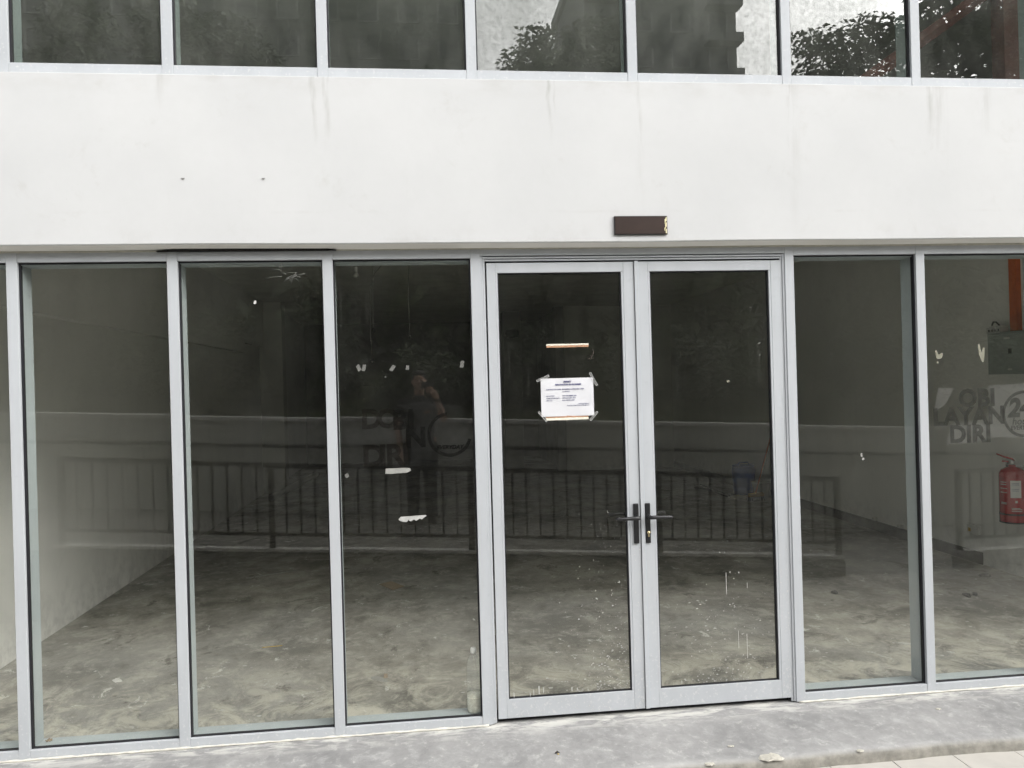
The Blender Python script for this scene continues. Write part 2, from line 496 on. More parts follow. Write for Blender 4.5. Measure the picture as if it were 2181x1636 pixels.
box('partition_wall', M['inback'], bld, 2.95, XR, 12.2, 12.35, -.1, 3.62)
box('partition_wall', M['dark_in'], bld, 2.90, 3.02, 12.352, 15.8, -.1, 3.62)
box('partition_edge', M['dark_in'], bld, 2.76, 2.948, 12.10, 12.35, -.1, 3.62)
box('ceiling', M['ceil'], bld, XL, XR, .302, 15.8, 3.48, 3.62)
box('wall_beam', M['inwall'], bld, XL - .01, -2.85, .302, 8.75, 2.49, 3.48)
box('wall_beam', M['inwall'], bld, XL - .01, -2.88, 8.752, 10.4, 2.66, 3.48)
box('column', M['inback'], bld, XL - .01, -2.55, 10.402, 10.75, 0, 3.48, .004)
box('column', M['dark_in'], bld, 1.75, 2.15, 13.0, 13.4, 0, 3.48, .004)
box('skirting', M['skirt'], bld, XR - .008, XR, 2.75, 12.2, 0, .115)
# outer shell beside the shop front (closes the building left and right of the room)
box('outer_wall', M['inwall'], bld, -9, -3.72, .02, .30, -.1, 2.606)
box('outer_wall', M['inwall'], bld, 5.36, 11, .02, .30, -.1, 2.606)
# upper room
box('upper_slab', M['ceil'], bld, -9, 11, .302, 6.0, 3.625, 3.70)
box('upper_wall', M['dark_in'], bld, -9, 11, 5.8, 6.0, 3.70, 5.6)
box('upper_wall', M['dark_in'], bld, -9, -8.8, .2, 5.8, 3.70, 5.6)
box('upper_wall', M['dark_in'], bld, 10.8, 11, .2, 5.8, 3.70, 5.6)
box('upper_ceiling', M['ceil'], bld, -9, 11, .2, 6.0, 5.6, 5.75)
box('parapet', M['fascia'], bld, -9, 11, -.08, .19, 5.3, 6.0)

# ------------------------------------------------------------------ shop-front glazing
tip = random.Random(77)
def pane(x0, x1, z0, z1, parent, mat, y=None):
    y = GY if y is None else y
    o = MB().box(x0, x1, y, y + .006, z0, z1).build('glass_pane', mat, parent)
    tx, tz = tip.uniform(-.0016, .0016), tip.uniform(-.0022, .0022)      # real panes never share one plane
    for v in o.data.vertices: v.co.y += (v.co.z - (z0 + z1) / 2) * tx + (v.co.x - (x0 + x1) / 2) * tz
    o.data.materials.append(M['glass_in'])
    for k, p_ in enumerate(o.data.polygons): p_.material_index = 0 if k == 2 else 1
    return o
HT, HB = 2.602, 2.554        # head rail
ST = .047                    # top of the sill rail
W2 = .0265
GY = .030
MXS = [-3.685, -2.890, -2.090, -1.298, -.499, .2935, 2.090, 2.8885, 3.687, 4.486, 5.285]
glz = empty('shop_front_glazing', (0, 0, 0), 'full height aluminium framed fixed shop windows either side of the double door', 'shop window')
def mull(name, x, parent, z0, z1, w=W2):
    box(name, M['alu'], parent, x - w, x + w, 0, .028, z0, z1, .0015)
    box(name + '_back', M['alu_in'], parent, x - w + .001, x + w - .001, .0285, .155, z0 + .004, z1 - .004, .001)
for x in MXS:
    drop = {-1.298: -.004, -.499: -.003}.get(x, .002)
    mull('mullion', x, glz, drop, HT)
bays = [(a, b) for a, b in zip(MXS[:-1], MXS[1:]) if not (a > 0 and b < 2.2)]
def gasket(parent, x0, x1, z0, z1, y=GY, w=.007, d=.012):
    m = MB()
    m.box(x0, x0 + w, y - d, y + .012, z0, z1).box(x1 - w, x1, y - d, y + .012, z0, z1)
    m.box(x0 + w, x1 - w, y - d + .001, y + .012, z1 - w * 1.1, z1).box(x0 + w, x1 - w, y - d + .001, y + .012, z0, z0 + w * .55)
    return m.build('gasket', M['gasket'], parent)
for (a, b) in bays:
    x0, x1 = a + W2 + .0006, b - W2 - .0006
    box('head_rail', M['alu'], glz, x0, x1, .0015, .028, HB, HT - .001, .0015)
    box('head_rail_back', M['alu_in'], glz, x0, x1, .0285, .154, HB - .012, HT - .003, .001)
    box('sill_rail', M['alu'], glz, x0, x1, .0015, .028, .001, ST, .0015)
    box('sill_rail_back', M['alu_in'], glz, x0, x1, .0285, .158, .0, ST - .006, .001)
    p = pane(x0, x1, ST + .001, HB - .001, glz, M['glass'])
    gasket(p, x0, x1, ST, HB)
# door surround : stepped jambs and head
dx0, dx1 = .2935 + W2, 2.090 - W2
for k, (o0, y0) in enumerate(((.0005, .006), (.0135, .012))):
    w = .012
    box('door_jamb', M['alu'], glz, dx0 + o0, dx0 + o0 + w, y0, .12, .004, 2.564 - k * .014, .0015)
    box('door_jamb', M['alu'], glz, dx1 - o0 - w, dx1 - o0, y0, .12, .004, 2.564 - k * .014, .0015)
    box('door_head', M['alu'], glz, dx0 + o0 + w + .0005, dx1 - o0 - w - .0005, y0, .12, 2.551 - k * .013, 2.560 - k * .013, .001)
box('door_head', M['alu'], glz, dx0 + .0006, dx1 - .0006, .0015, .028, 2.566, HT - .001, .0015)
box('door_head_back', M['gasket'], glz, dx0 + .028, dx1 - .028, .030, .119, 2.537, 2.599)
box('door_head_back', M['alu_in'], glz, dx0 + .0006, dx1 - .0006, .12, .155, 2.50, HT - .003)
box('door_stop', M['gasket'], glz, dx0 + .026, dx0 + .0275, .02, .119, .006, 2.535)
box('door_stop', M['gasket'], glz, dx1 - .0275, dx1 - .026, .02, .119, .006, 2.535)
box('under_door_shade', M['gasket'], glz, dx0 + .028, dx1 - .028, .052, .15, -.003, .021)  # black block added to paint the dark gap under the door leaves
# sealant
def bead(name, x0, x1, y, z, h, label, seed, r=.004):
    q = random.Random(seed); m = MB(); pts = []; rr = []
    n = max(6, int((x1 - x0) / .03))
    for i in range(n + 1):
        pts.append((x0 + (x1 - x0) * i / n, y + q.uniform(-.002, .002), z + q.uniform(-.001, .001))); rr.append(r * q.uniform(.6, 1.4))
    m.tube(pts, rr, 7)
    return tag(m.build(name, M['caulk']), label, 'sealant')
bead('sealant_bead', -3.6, .30, -.003, .001, .006, 'cream sealant bead along the foot of the left shop windows', 1, .0065)
bead('sealant_bead', 2.075, 5.3, -.003, .001, .006, 'cream sealant bead along the foot of the right shop windows', 2, .006)
MB().prism([(-3.7, HT - .002), (-1.36, HT - .002), (-1.36, 2.609), (-3.7, 2.616)], .003, .02).build('head_sealant', M['caulk'], glz)
MB().prism([(-.46, HT - .002), (5.3, HT - .002), (5.3, 2.615), (-.46, 2.609)], .003, .02).build('head_sealant', M['caulk'], glz)
gp = [(-1.37, 2.6045), (-1.27, 2.6165), (-.60, 2.6165), (-.56, 2.613), (-.52, 2.615), (-.45, 2.6045), (-.45, HT - .001), (-1.37, HT - .001)]
MB().prism(gp, -.016, .02).build('head_gap_shade', M['gap_shade'], glz)  # solid black strip, painting the shade of the open gap above the head rail

# ------------------------------------------------------------------ door leaves
def door(x0, x1, gx0, gx1, left, label):
    d = empty('door_leaf', ((x0 + x1) / 2, .02, .02), label, 'door')
    def B(name, mat, a, b, y0, y1, c, e, bv=.0015):
        o = box(name, mat, d, a - d.location.x, b - d.location.x, y0 - .02, y1 - .02, c - .02, e - .02, bv); return o
    z0, z1, gz0, gz1 = .0245, 2.5275, .128, 2.4725
    yf, yb = .012, .052
    sw = .0405 if left else .041
    B('stile', M['alu'], x0, gx0 - .0125, yf, yb, z0, z1); B('stile', M['alu'], gx1 + .0125, x1, yf, yb, z0, z1)
    B('top_rail', M['alu'], gx0 - .012, gx1 + .012, yf + .0005, yb, gz1, z1)
    B('bottom_rail', M['alu'], gx0 - .012, gx1 + .012, yf + .0005, yb, z0, gz0)
    for a, b in ((gx0 - .012, gx0), (gx1, gx1 + .012)):
        B('glazing_bead', M['alu'], a, b, yf + .001, yb, gz0 + .0005, gz1 - .0005)
    p = pane(gx0 - d.location.x, gx1 - d.location.x, gz0 - .02, gz1 - .02, d, M['glass'], GY - .02)
    g_ = gasket(p, gx0 - d.location.x, gx1 - d.location.x, gz0 - .02, gz1 - .02, GY - .02, .006, .010)
    return d, B, p
dl, BL, paneL = door(.3545, 1.181, .4145, 1.1085, True, 'left leaf of the glazed double door, with the white permit notice taped on')
dr, BR, paneR = door(1.190, 2.0435, 1.2735, 1.9700, False, 'right leaf of the glazed double door, with a brass keyhole and paint drips')
BR('astragal', M['alu'], 1.1835, 1.2055, .004, .0115, .0245, 2.531)
BR('stile_groove', M['alu_in'], 1.2075, 1.2095, .0105, .0118, .0245, 2.5275, 0)
def handle(B, d, cx, sgn, lock):
    ox, oy, oz = d.location
    pl = B('handle_plate', M['black'], cx - .0145, cx + .0145, .001, .0112, .951, 1.174, .003)
    MB().tube([(cx - ox, .001 - oy, 1.103 - oz), (cx - ox, -.040 - oy, 1.103 - oz)], [.0115, .0105], 14).build('lever_neck', M['black'], pl)
    e = cx + sgn * .128
    pr = [(-.0, -.010), (.0, .012)]
    m = MB().tube([(cx - sgn * .010 - ox, -.046 - oy, 1.1005 - oz), (cx + sgn * .02 - ox, -.047 - oy, 1.1005 - oz), (cx + sgn * .07 - ox, -.047 - oy, 1.0995 - oz), (e - sgn * .012 - ox, -.046 - oy, 1.0985 - oz), (e - ox, -.044 - oy, 1.0985 - oz)],
                  [.0105, .0110, .0100, .0098, .006], 12, flat=1.0)
    m.build('lever', M['black'], pl)
    B('inside_plate', M['black'], cx - .0145, cx + .0145, .0525, .062, .951, 1.174, .003)
    MB().tube([(cx - ox, .06 - oy, 1.10 - oz), (cx - ox, .105 - oy, 1.10 - oz), (cx + sgn * .03 - ox, .112 - oy, 1.10 - oz), (cx + sgn * .135 - ox, .112 - oy, 1.10 - oz)], [.010, .010, .0115, .0115], 10).build('inside_lever', M['black'], d)
    if lock:
        m = MB().tube([(cx + .001 - ox, .0005 - oy, 1.010 - oz), (cx + .001 - ox, -.004 - oy, 1.010 - oz)], [.0085, .0085], 16)
        m.box(cx - .0035 - ox, cx + .0055 - ox, -.003 - oy, .0005 - oy, .986 - oz, 1.006 - oz)
        lk = m.build('key_cylinder', M['brass'], pl)
        MB().box(cx - .0005 - ox, cx + .0025 - ox, -.0055 - oy, -.0042 - oy, 1.006 - oz, 1.015 - oz).build('key_slot', M['black'], lk)
handle(BL, dl, 1.1555, -1, False)
handle(BR, dr, 1.2225, 1, True)

# white paint spatter on the two door panes and their frames
M['wpaint'] = plain('dried white paint', (.50, .495, .475), .6, .1, 40)
M['wsmear'] = plain('thin grey paint smear', (.42, .42, .40), .7, .15, 40)
def disc(m, x, y, z, rx, rz, n=7, q=None):
    q = q or rnd
    vs = [(x + rx * q.uniform(.7, 1.25) * math.cos(2 * math.pi * k / n), y, z + rz * q.uniform(.7, 1.25) * math.sin(2 * math.pi * k / n)) for k in range(n)]
    vs2 = [(a, y + .0006, c) for a, b, c in vs]
    m.add(vs + vs2, [tuple(range(n)), tuple(range(n, 2 * n))[::-1]] + [(i, n + i, n + (i + 1) % n, (i + 1) % n) for i in range(n)])
def spatter(d, cx, sx, zlo, zhi, n, drips, seed, gx0, gx1):
    q = random.Random(seed); m = MB(); m2 = MB(); ox, oy, oz = d.location
    y = GY - .0012 - oy
    def inside(x, z): return gx0 + .008 < x < gx1 - .008 and .135 < z < 2.4
    k = 0
    while k < n:
        x = q.gauss(cx, sx); z = zlo + (zhi - zlo) * q.random() ** 1.7
        if not inside(x, z): continue
        r = q.choice((.0008, .0009, .001, .0012, .0014, .0017, .0022)) * (1.25 if q.random() < .06 else 1)
        disc(m, x - ox, y, z - oz, r, r * q.uniform(.8, 1.5), 6, q); k += 1
    for (x, z, w, h) in drips:
        pts = []
        nn = 8
        zz = [z - h * i / nn for i in range(nn + 1)]
        ww = [w * q.uniform(.5, 1.0) for _ in zz]
        vs = [(x - a - ox, y, b - oz) for a, b in zip(ww, zz)] + [(x + a - ox, y, b - oz) for a, b in zip(ww, zz)]
        m.add(vs, [(i, i + 1, nn + 2 + i, nn + 1 + i) for i in range(nn)])
    for k in range(n // 3):
        x = q.gauss(cx, sx); z = zlo + (zhi - zlo) * q.random() ** 2.4 * .6
        if inside(x, z): disc(m2, x - ox, y + .0007, z - oz, q.uniform(.002, .007), q.uniform(.001, .003), 8, q)
    tag(m.build('paint_spatter', M['wpaint'], d), kind='stuff'); tag(m2.build('paint_smear', M['wsmear'], d), kind='stuff')
spatter(dl, 1.00, .14, .14, 1.15, 330, [(.585, .185, .003, .045), (.555, .165, .002, .03), (.61, .175, .0025, .03), (.445, .16, .002, .03), (.77, .165, .003, .02), (.80, .16, .003, .015), (.535, .15, .002, .02)], 11, .4145, 1.1085)
spatter(dr, 1.66, .17, .14, .95, 210, [(1.676, .755, .0016, .125), (1.70, .76, .003, .008), (1.752, .755, .003, .008), (1.80, .69, .0015, .03), (1.79, .40, .0012, .14), (1.74, .42, .001, .10), (1.40, .16, .002, .02)], 12, 1.2735, 1.9700)
q = random.Random(5)
for d, a, b in ((dl, 1.125, 1.175), (dl, .42, 1.10), (dr, 1.99, 2.035)):
    m = MB(); ox, oy, oz = d.location
    for k in range(70):
        x = q.uniform(a, b); z = .03 + (.09 if b - a > .3 else .95) * q.random() ** 1.6
        disc(m, x - ox, .0112 - oy, z - oz, q.uniform(.001, .003), q.uniform(.001, .005), 6, q)
    tag(m.build('frame_spatter', M['wpaint'], d), kind='stuff')

# ------------------------------------------------------------------ upper glazing
upg = empty('upper_glazing', (0, 0, 3.5), 'upper storey ribbon of tinted windows above the white band', 'window')
UX = [-2.9, -2.105, -1.2945, -.4965, .3025, 1.2035, 2.107, 2.8975, 3.70, 4.5]
U0, U1, U2 = 3.510, 3.583, 5.3
for x in UX:
    box('mullion', M['alu'], upg, x - .0275, x + .0275, 0, .028, U0 - 3.5, U2 - 3.5, .0015)
    box('mullion_back', M['alu_in'], upg, x - .0265, x + .0265, .0285, .15, U0 - 3.5, U2 - 3.5, .001)
for a, b in zip(UX[:-1], UX[1:]):
    x0, x1 = a + .0281, b - .0281
    box('sill_rail', M['alu'], upg, x0, x1, .0015, .028, U0 - 3.5, U1 - 3.5, .0015)
    box('sill_rail_back', M['alu_in'], upg, x0, x1, .0285, .15, U0 - 3.5, U1 - .006 - 3.5)
    p = pane(x0, x1, U1 + .001 - 3.5, U2 - 3.5, upg, M['glass_up'])
    gasket(p, x0, x1, U1 - 3.5, U2 - 3.5, GY, .008, .014)
box('outer_blind', M['dark_in'], upg, -9, UX[0] - .03, .03, .06, U0 - 3.5, U2 - 3.5)
box('outer_blind', M['dark_in'], upg, UX[-1] + .03, 11, .03, .06, U0 - 3.5, U2 - 3.5)
# red steel frame behind the right-hand upper panes
M['redsteel'] = plain('red oxide primer', (.11, .028, .022), .6, .2, 8)
st = empty('steel_brace', (3.9, .6, 3.70), 'red oxide steel post and diagonal brace behind the rightmost upper windows', 'steel frame')
MB().box(0, .12, -.05, .07, 0, 1.9).build('post', M['redsteel'], st, .003)
MB().tube([(-1.09, 0, .005), (.7, 0, 1.24)], [.045, .045], 4, smooth=False).build('diagonal', M['redsteel'], st)

# ------------------------------------------------------------------ fascia plaque, nails
M['plaque'] = plain('brown plaque', (.030, .017, .013), .35, .15, 15)
M['plaque_rim'] = plain('dark plaque rim', (.010, .008, .008), .4, .1, 15)
M['gold'] = plain('pale gilt flakes', (.66, .60, .36), .5, .2, 60)
pq = empty('name_plaque', (1.202, -.08, 2.711), 'small dark brown name plaque on the white band above the door', 'plaque')
MB().box(-.1485, .1485, -.012, -.0008, -.0505, .0505).build('rim', M['plaque_rim'], pq, .001)
MB().box(-.1450, .1450, -.0135, -.0121, -.0470, .0470).build('face', M['plaque'], pq)
fl = MB()
for poly in ([(.137, -.045), (.1445, -.046), (.1445, -.020), (.140, -.022), (.138, -.034)], [(.131, -.030), (.135, -.034), (.137, -.016), (.134, -.012), (.130, -.018)],
             [(.136, -.018), (.1435, -.008), (.1445, .012), (.139, .016), (.135, .002)], [(.133, .004), (.137, .018), (.1445, .022), (.1445, .046), (.140, .040), (.136, .030), (.133, .032)]):
    fl.prism(poly, -.0146, -.0136)
fl.build('gilt_flakes', M['gold'], pq)
M['nail'] = plain('grey nail', (.33, .32, .31), .5, .2, 20, metal=.5)
for x, lb in ((-1.207, 'left of two tiny rusty nail stubs in the white band'), (-.804, 'right of two tiny rusty nail stubs in the white band')):
    o = MB().box(-.008, .008, -.003, .002, -.0013, .0013).box(-.0014, .0014, -.003, .002, -.008, -.0013).build('nail', M['nail'], None, 0, (x, -.082, 2.967))
    tag(o, lb, 'nail', 'nail stubs in the fascia')

# ------------------------------------------------------------------ text helper
dg = bpy.context.evaluated_depsgraph_get
def text_mesh(txt, size, bold=0., shear=0., extr=.0002, align='LEFT', space=1.0):
    cu = bpy.data.curves.new('lettering', 'FONT'); cu.body = txt; cu.size = size; cu.offset = bold; cu.shear = shear
    cu.extrude = extr; cu.align_x = align; cu.space_character = space; cu.resolution_u = 3
    o = bpy.data.objects.new('lettering_tmp', cu); col.objects.link(o)
    bpy.context.view_layer.update()
    me = bpy.data.meshes.new_from_object(o.evaluated_get(dg()))
    bpy.data.objects.remove(o); bpy.data.curves.remove(cu)
    me.transform(Matrix.Rotation(R(90), 4, 'X'))
    return me

# ------------------------------------------------------------------ permit notice on the left door leaf
M['paper'] = plain('white paper', (.60, .60, .62), .7, .03, 10)
M['ink'] = plain('navy print', (.03, .035, .14), .7, .1, 30)
M['tapeline'] = plain('clear tape edge', (.62, .62, .60), .4, .1, 20)
m, t, b = nodes('clear tape'); b.inputs['Base Color'].default_value = (.7, .7, .68, 1); b.inputs['Alpha'].default_value = .12; b.inputs['Roughness'].default_value = .3; M['tape'] = m
no = empty('permit_notice', (.789, GY - .0015, 1.674), 'white printed renovation permit sheet taped to the left door pane', 'notice')
pp = MB(); nx, nz = 14, 10; vs = []
for j in range(nz + 1):
    for i in range(nx + 1):
        u, v = i / nx, j / nz
        vs.append((-.1485 + .297 * u, -.0022 - .0016 * math.sin(u * 9 + v * 3) * math.sin(v * 7 + 1) , .212 * v + .003 * (u - .5) * (0 if v < .5 else -.2)))
nv = len(vs); vs += [(x, y + .0004, z) for x, y, z in vs]
fs = []
for j in range(nz):
    for i in range(nx):
        a = j * (nx + 1) + i; fs.append((a, a + 1, a + nx + 2, a + nx + 1)); fs.append((nv + a, nv + a + nx + 1, nv + a + nx + 2, nv + a + 1))
pp.add(vs, fs, True); sheet = pp.build('sheet', M['paper'], no)
for (txt, x, z, s, al, bd, sh) in (
    ('PERMIT', .0, .1865, .0135, 'CENTER', .0005, .25), ('RENOVATION IN PROGRESS', .004, .172, .0115, 'CENTER', .0005, .25),
    ('CONTRACTOR NAME  :', -.120, .1475, .0085, 'LEFT', .0002, 0), ('MUHAMMAD AHMAD BIN YASIN', -.030, .1475, .0085, 'LEFT', .0002, 0), ('(ALAM BINA)', -.030, .135, .0075, 'LEFT', .0001, 0),
    ('DATE START', -.120, .111, .0082, 'LEFT', .0001, 0), ('10TH DECEMBER 2024', -.030, .111, .0082, 'LEFT', .0002, 0),
    ('COMPLETION DATE   :', -.120, .0985, .0082, 'LEFT', .0001, 0), ('10TH JANUARY 2025', -.030, .0985, .0082, 'LEFT', .0002, 0),
    ('UNIT NO', -.120, .086, .0082, 'LEFT', .0001, 0), ('B-G-1 RETAIL UNIT', -.030, .086, .0082, 'LEFT', .0002, 0),
    ('Authorised Signature', .122, .066, .0072, 'RIGHT', .0001, .2), ('Issued by Private Property Management', .122, .057, .0078, 'RIGHT', .0001, .2)):
    put('printed_line', text_mesh(txt, s, bd, sh, .0001, al), M['ink'], sheet, 0, (x, -.0046, z))
for (a, b_) in (((.619, 1.873), (.688, 1.902)), ((.919, 1.912), (.957, 1.840)), ((.624, 1.703), (.670, 1.650)), ((.914, 1.647), (.956, 1.693))):
    a = Vector((a[0] - .789, 0, a[1] - 1.674)); e = Vector((b_[0] - .789, 0, b_[1] - 1.674)); dv = (e - a).normalized(); pv = Vector((-dv.z, 0, dv.x)) * .0055
    yy = Vector((0, -.0046, 0)); m = MB()
    c = [a + pv + yy, e + pv + yy, e - pv + yy, a - pv + yy]
    m.add(c + [k + Vector((0, .0003, 0)) for k in c], [(0, 1, 2, 3), (7, 6, 5, 4), (0, 4, 5, 1), (1, 5, 6, 2), (2, 6, 7, 3), (3, 7, 4, 0)])
    tp = m.build('tape', M['tape'], no)
    m = MB()
    for k in range(4): m.tube([c[k] + Vector((0, -.0005, 0)), c[(k + 1) % 4] + Vector((0, -.0005, 0))], .0007, 4, False)
    m.build('tape_edge', M['tapeline'], tp)
M['foam'] = plain('cream foam tape', (.72, .69, .58), .8, .12, 60)
M['backing'] = plain('orange printed tape backing', (.40, .22, .13), .6, .3, 90)
def strip(x0, x1, z0, z1, split, top, label):
    o = empty('foam_tape', ((x0 + x1) / 2, GY - .002, z0), label, 'tape', 'double sided foam tape strips on the left door pane')
    w = (x1 - x0) / 2; h = z1 - z0
    def wav(zz, y0, y1, mat, nm):
        q = random.Random(int(zz[0] * 1e5) + len(nm)); n = 14; m = MB(); vs = []
        for i in range(n + 1):
            x = -w + 2 * w * i / n
            vs += [(x, y0, zz[0] + q.uniform(-.0006, .0006)), (x, y0, zz[1] + q.uniform(-.0008, .0008))]
        k = len(vs); vs += [(x, y1, z) for x, y, z in vs]
        fs = []
        for i in range(n):
            a = 2 * i; fs += [(a, a + 2, a + 3, a + 1), (a, k + a, k + a + 2, a + 2), (a + 1, a + 3, k + a + 3, k + a + 1)]
        fs += [(0, 1, k + 1, k), (2 * n, k + 2 * n, k + 2 * n + 1, 2 * n + 1)]
        m.add(vs, fs); m.build(nm, mat, o)
    if top: wav((h * split, h), -.003, .0015, M['foam'], 'foam'); wav((0, h * split), -.0032, .0015, M['backing'], 'backing')
    else: wav((0, h * split), -.003, .0015, M['foam'], 'foam'); wav((h * split, h), -.0005, .0015, M['backing'], 'backing')
strip(.678, .916, 2.057, 2.0765, .55, True, 'cream and orange foam tape strip stuck above the permit notice')
strip(.665, .905, 1.653, 1.676, .55, False, 'cream foam tape strip showing just under the permit notice')

# scraps of tape and film left on the panes
M['scrap'] = plain('grey white tape scrap', (.125, .125, .115), .7, .2, 50)
M['scraph'] = plain('white film scrap', (.28, .28, .26), .7, .15, 50)
M['scrapy'] = plain('yellowed tape scrap', (.20, .195, .145), .7, .2, 50)
def scrap(x, z, w, h, rot, mat, label, seed, poly=None, grp='tape scraps on the shop panes'):
    q = random.Random(seed)
    if poly is None:
        poly = [(-w / 2, -h / 2), (w / 2 * .8, -h / 2 * q.uniform(.8, 1.1)), (w / 2, -h / 4), (w / 2 * q.uniform(.8, 1), h / 2), (0, h / 2 * q.uniform(.85, 1.1)), (-w / 2 * q.uniform(.85, 1), h / 2 * .8)]
    c, s = math.cos(R(rot)), math.sin(R(rot))
    o = MB().prism([(a * c - b * s, a * s + b * c) for a, b in poly][::-1], -.0015, 0).build('tape_scrap', mat, None, 0, (x, GY - .0006, z))
    return tag(o, label, 'tape scrap', grp)
M['kn'] = plain('white sticker remnant', (.40, .40, .38), .7, .15, 50)
P3 = 'on the pane with the photographer\'s reflection'
scrap(-.351, 1.970, .020, .036, 25, M['scrap'], 'leftmost tilted tape scrap of the row on the pane left of the door', 1)
scrap(-.323, 1.972, .019, .036, -12, M['scrap'], 'second tape scrap of the row, right beside the leftmost one', 2)
scrap(-.170, 1.965, .020, .038, -38, M['scrap'], 'strongly tilted tape scrap mid row on the pane left of the door', 3)
scrap(-.089, 1.966, .019, .024, -5, M['scrap'], 'short squarish tape scrap just above the reflected photographer', 4)
scrap(.208, 1.977, .020, .038, -10, M['scrap'], 'upright tape scrap at the right end of the row beside the door', 5)
scrap(-.209, 1.918, .008, .007, 0, M['scrap'], 'tiny tape speck below the row of tape scraps', 6)
scrap(-.886, 2.334, .013, .019, -10, M['wpaint'], 'small bright white speck high on the second pane from the door', 7)
scrap(-.429, 1.391, .020, .024, 20, M['scrap'], 'roundish pale scrap at the lower left of the pane beside the door', 8)
scrap(3.013, 1.961, .05, .05, 0, M['scrapy'], 'heart shaped yellowed tape scrap on the rightmost pane', 9, [(-.028, .026), (-.018, .030), (-.010, .012), (-.002, .004), (.010, .012), (.022, .012), (.020, -.004), (.010, -.020), (-.018, -.020)])
scrap(3.000, 1.919, .010, .012, 20, M['scrapy'], 'tiny yellowed tape speck under the heart shaped scrap', 10)
scrap(3.278, 1.968, .05, .11, 0, M['scrapy'], 'long V shaped yellowed tape scrap beside the grey cabinet', 11, [(-.022, .050), (-.010, .056), (-.002, .020), (.004, .004), (.010, .030), (.022, .034), (.020, -.020), (.012, -.058), (.002, -.050), (-.014, -.010)])
scrap(2.511, 1.393, .012, .022, 5, M['scraph'], 'small white crumb on the pane right of the door', 12)
scrap(2.520, 1.370, .016, .012, 25, M['scraph'], 'second white crumb just below on the pane right of the door', 13)
scrap(1.72, 1.843, .016, .012, 15, M['scrapy'], 'tiny pale square on the right door pane', 14)
wl = [(-.087, -.012), (-.085, .016), (-.02, .018), (.02, .020), (.046, .018), (.052, .004), (.03, -.006), (.01, -.008), (-.02, -.010), (-.05, -.013)]
scrap(-.137, 1.402, 0, 0, -2, M['scraph'], 'torn white label strip left of the door below the old lettering', 15, wl)
kn = [(-.076, .004), (-.06, .016), (.0, .017), (.07, .020), (.078, .016), (.05, -.004), (.04, .002), (.02, -.010), (.008, -.002), (-.01, -.012), (-.022, -.002), (-.03, -.014), (-.05, -.012), (-.068, -.006)]
scrap(-.085, 1.140, 0, 0, 0, M['kn'], 'torn saw-toothed white sticker remnant low on the pane left of the door', 16, kn)

# ghost lettering of the former laundry, on the pane left of the door and on the rightmost pane
def film(name, c, a):
    m, t, b = nodes(name); t.nodes.remove(b); out = t.nodes['Material Output']
    tr = t.nodes.new('ShaderNodeBsdfTransparent'); df = t.nodes.new('ShaderNodeBsdfDiffuse'); df.inputs[0].default_value = (*c, 1)
    n = noise(t, 16, 7, .7, (1, 1, 1.4), dist=1.0); mx = t.nodes.new('ShaderNodeMixShader')
    t.links.new(mrange(t, n, .3, .7, a * .6, a * 1.3), mx.inputs[0]); t.links.new(tr.outputs[0], mx.inputs[1]); t.links.new(df.outputs[0], mx.inputs[2])
    t.links.new(mx.outputs[0], out.inputs['Surface']); return m
M['film'] = film('glue film residue', (.50, .51, .50), .0045)
M['film2'] = film('glue film residue pale', (.6, .6, .58), .040)
def dark_film(name, c, a):
    m = film(name, c, a); return m
M['ghost'] = dark_film('ghost letters', (.010, .010, .009), .28)
M['ghost2'] = dark_film('ghost letters faint', (.035, .035, .032), .30)
M['ghostb'] = dark_film('brown ghost letters', (.012, .010, .008), .17)
def ring(r0, r1, a0, a1, n=40):
    m = MB(); vs = []
    for i in range(n + 1):
        t = R(a0 + (a1 - a0) * i / n); vs += [(r0 * math.cos(t), 0, r0 * math.sin(t)), (r1 * math.cos(t), 0, r1 * math.sin(t))]
    k = len(vs); vs += [(x, .0006, z) for x, y, z in vs]
    fs = []
    for i in range(n):
        a = 2 * i; fs += [(a, a + 2, a + 3, a + 1), (k + a, k + a + 1, k + a + 3, k + a + 2)]
    m.add(vs, fs); return m
def flat(poly, mat, parent, name, y=0, x=0, z=0):
    return MB().prism(poly[::-1], y, y + .0006).build(name, mat, parent, 0, (x, 0, z))
d1 = empty('ghost_lettering', (0, GY - .002, 1.43), 'torn remains of laundry lettering on the pane left of the door', 'window lettering')
flat([(-.16, .335), (.0, .345), (.06, .335), (.075, .20), (.03, .10), (.02, .01), (-.09, .0), (-.08, .12), (-.07, .17), (-.02, .24), (-.06, .29)], M['film'], d1, 'film_patch')
flat([(.04, .345), (.20, .32), (.235, .19), (.12, .26), (.07, .30)], M['film'], d1, 'film_patch', .0007)
flat([(.075, .27), (.13, .235), (.25, .165), (.245, .03), (.10, .02), (.085, .10), (.06, .2)], M['film'], d1, 'film_patch', .0012)
flat([(-.40, .04), (-.34, .10), (-.10, .115), (-.10, -.005), (-.25, .0), (-.28, .02), (-.36, -.02), (-.40, -.01)], M['film'], d1, 'film_patch')
flat([(-.42, .19), (-.25, .30), (-.10, .27), (-.10, .13), (-.25, .13), (-.33, .12), (-.42, .10)], M['film'], d1, 'film_patch', .0004)
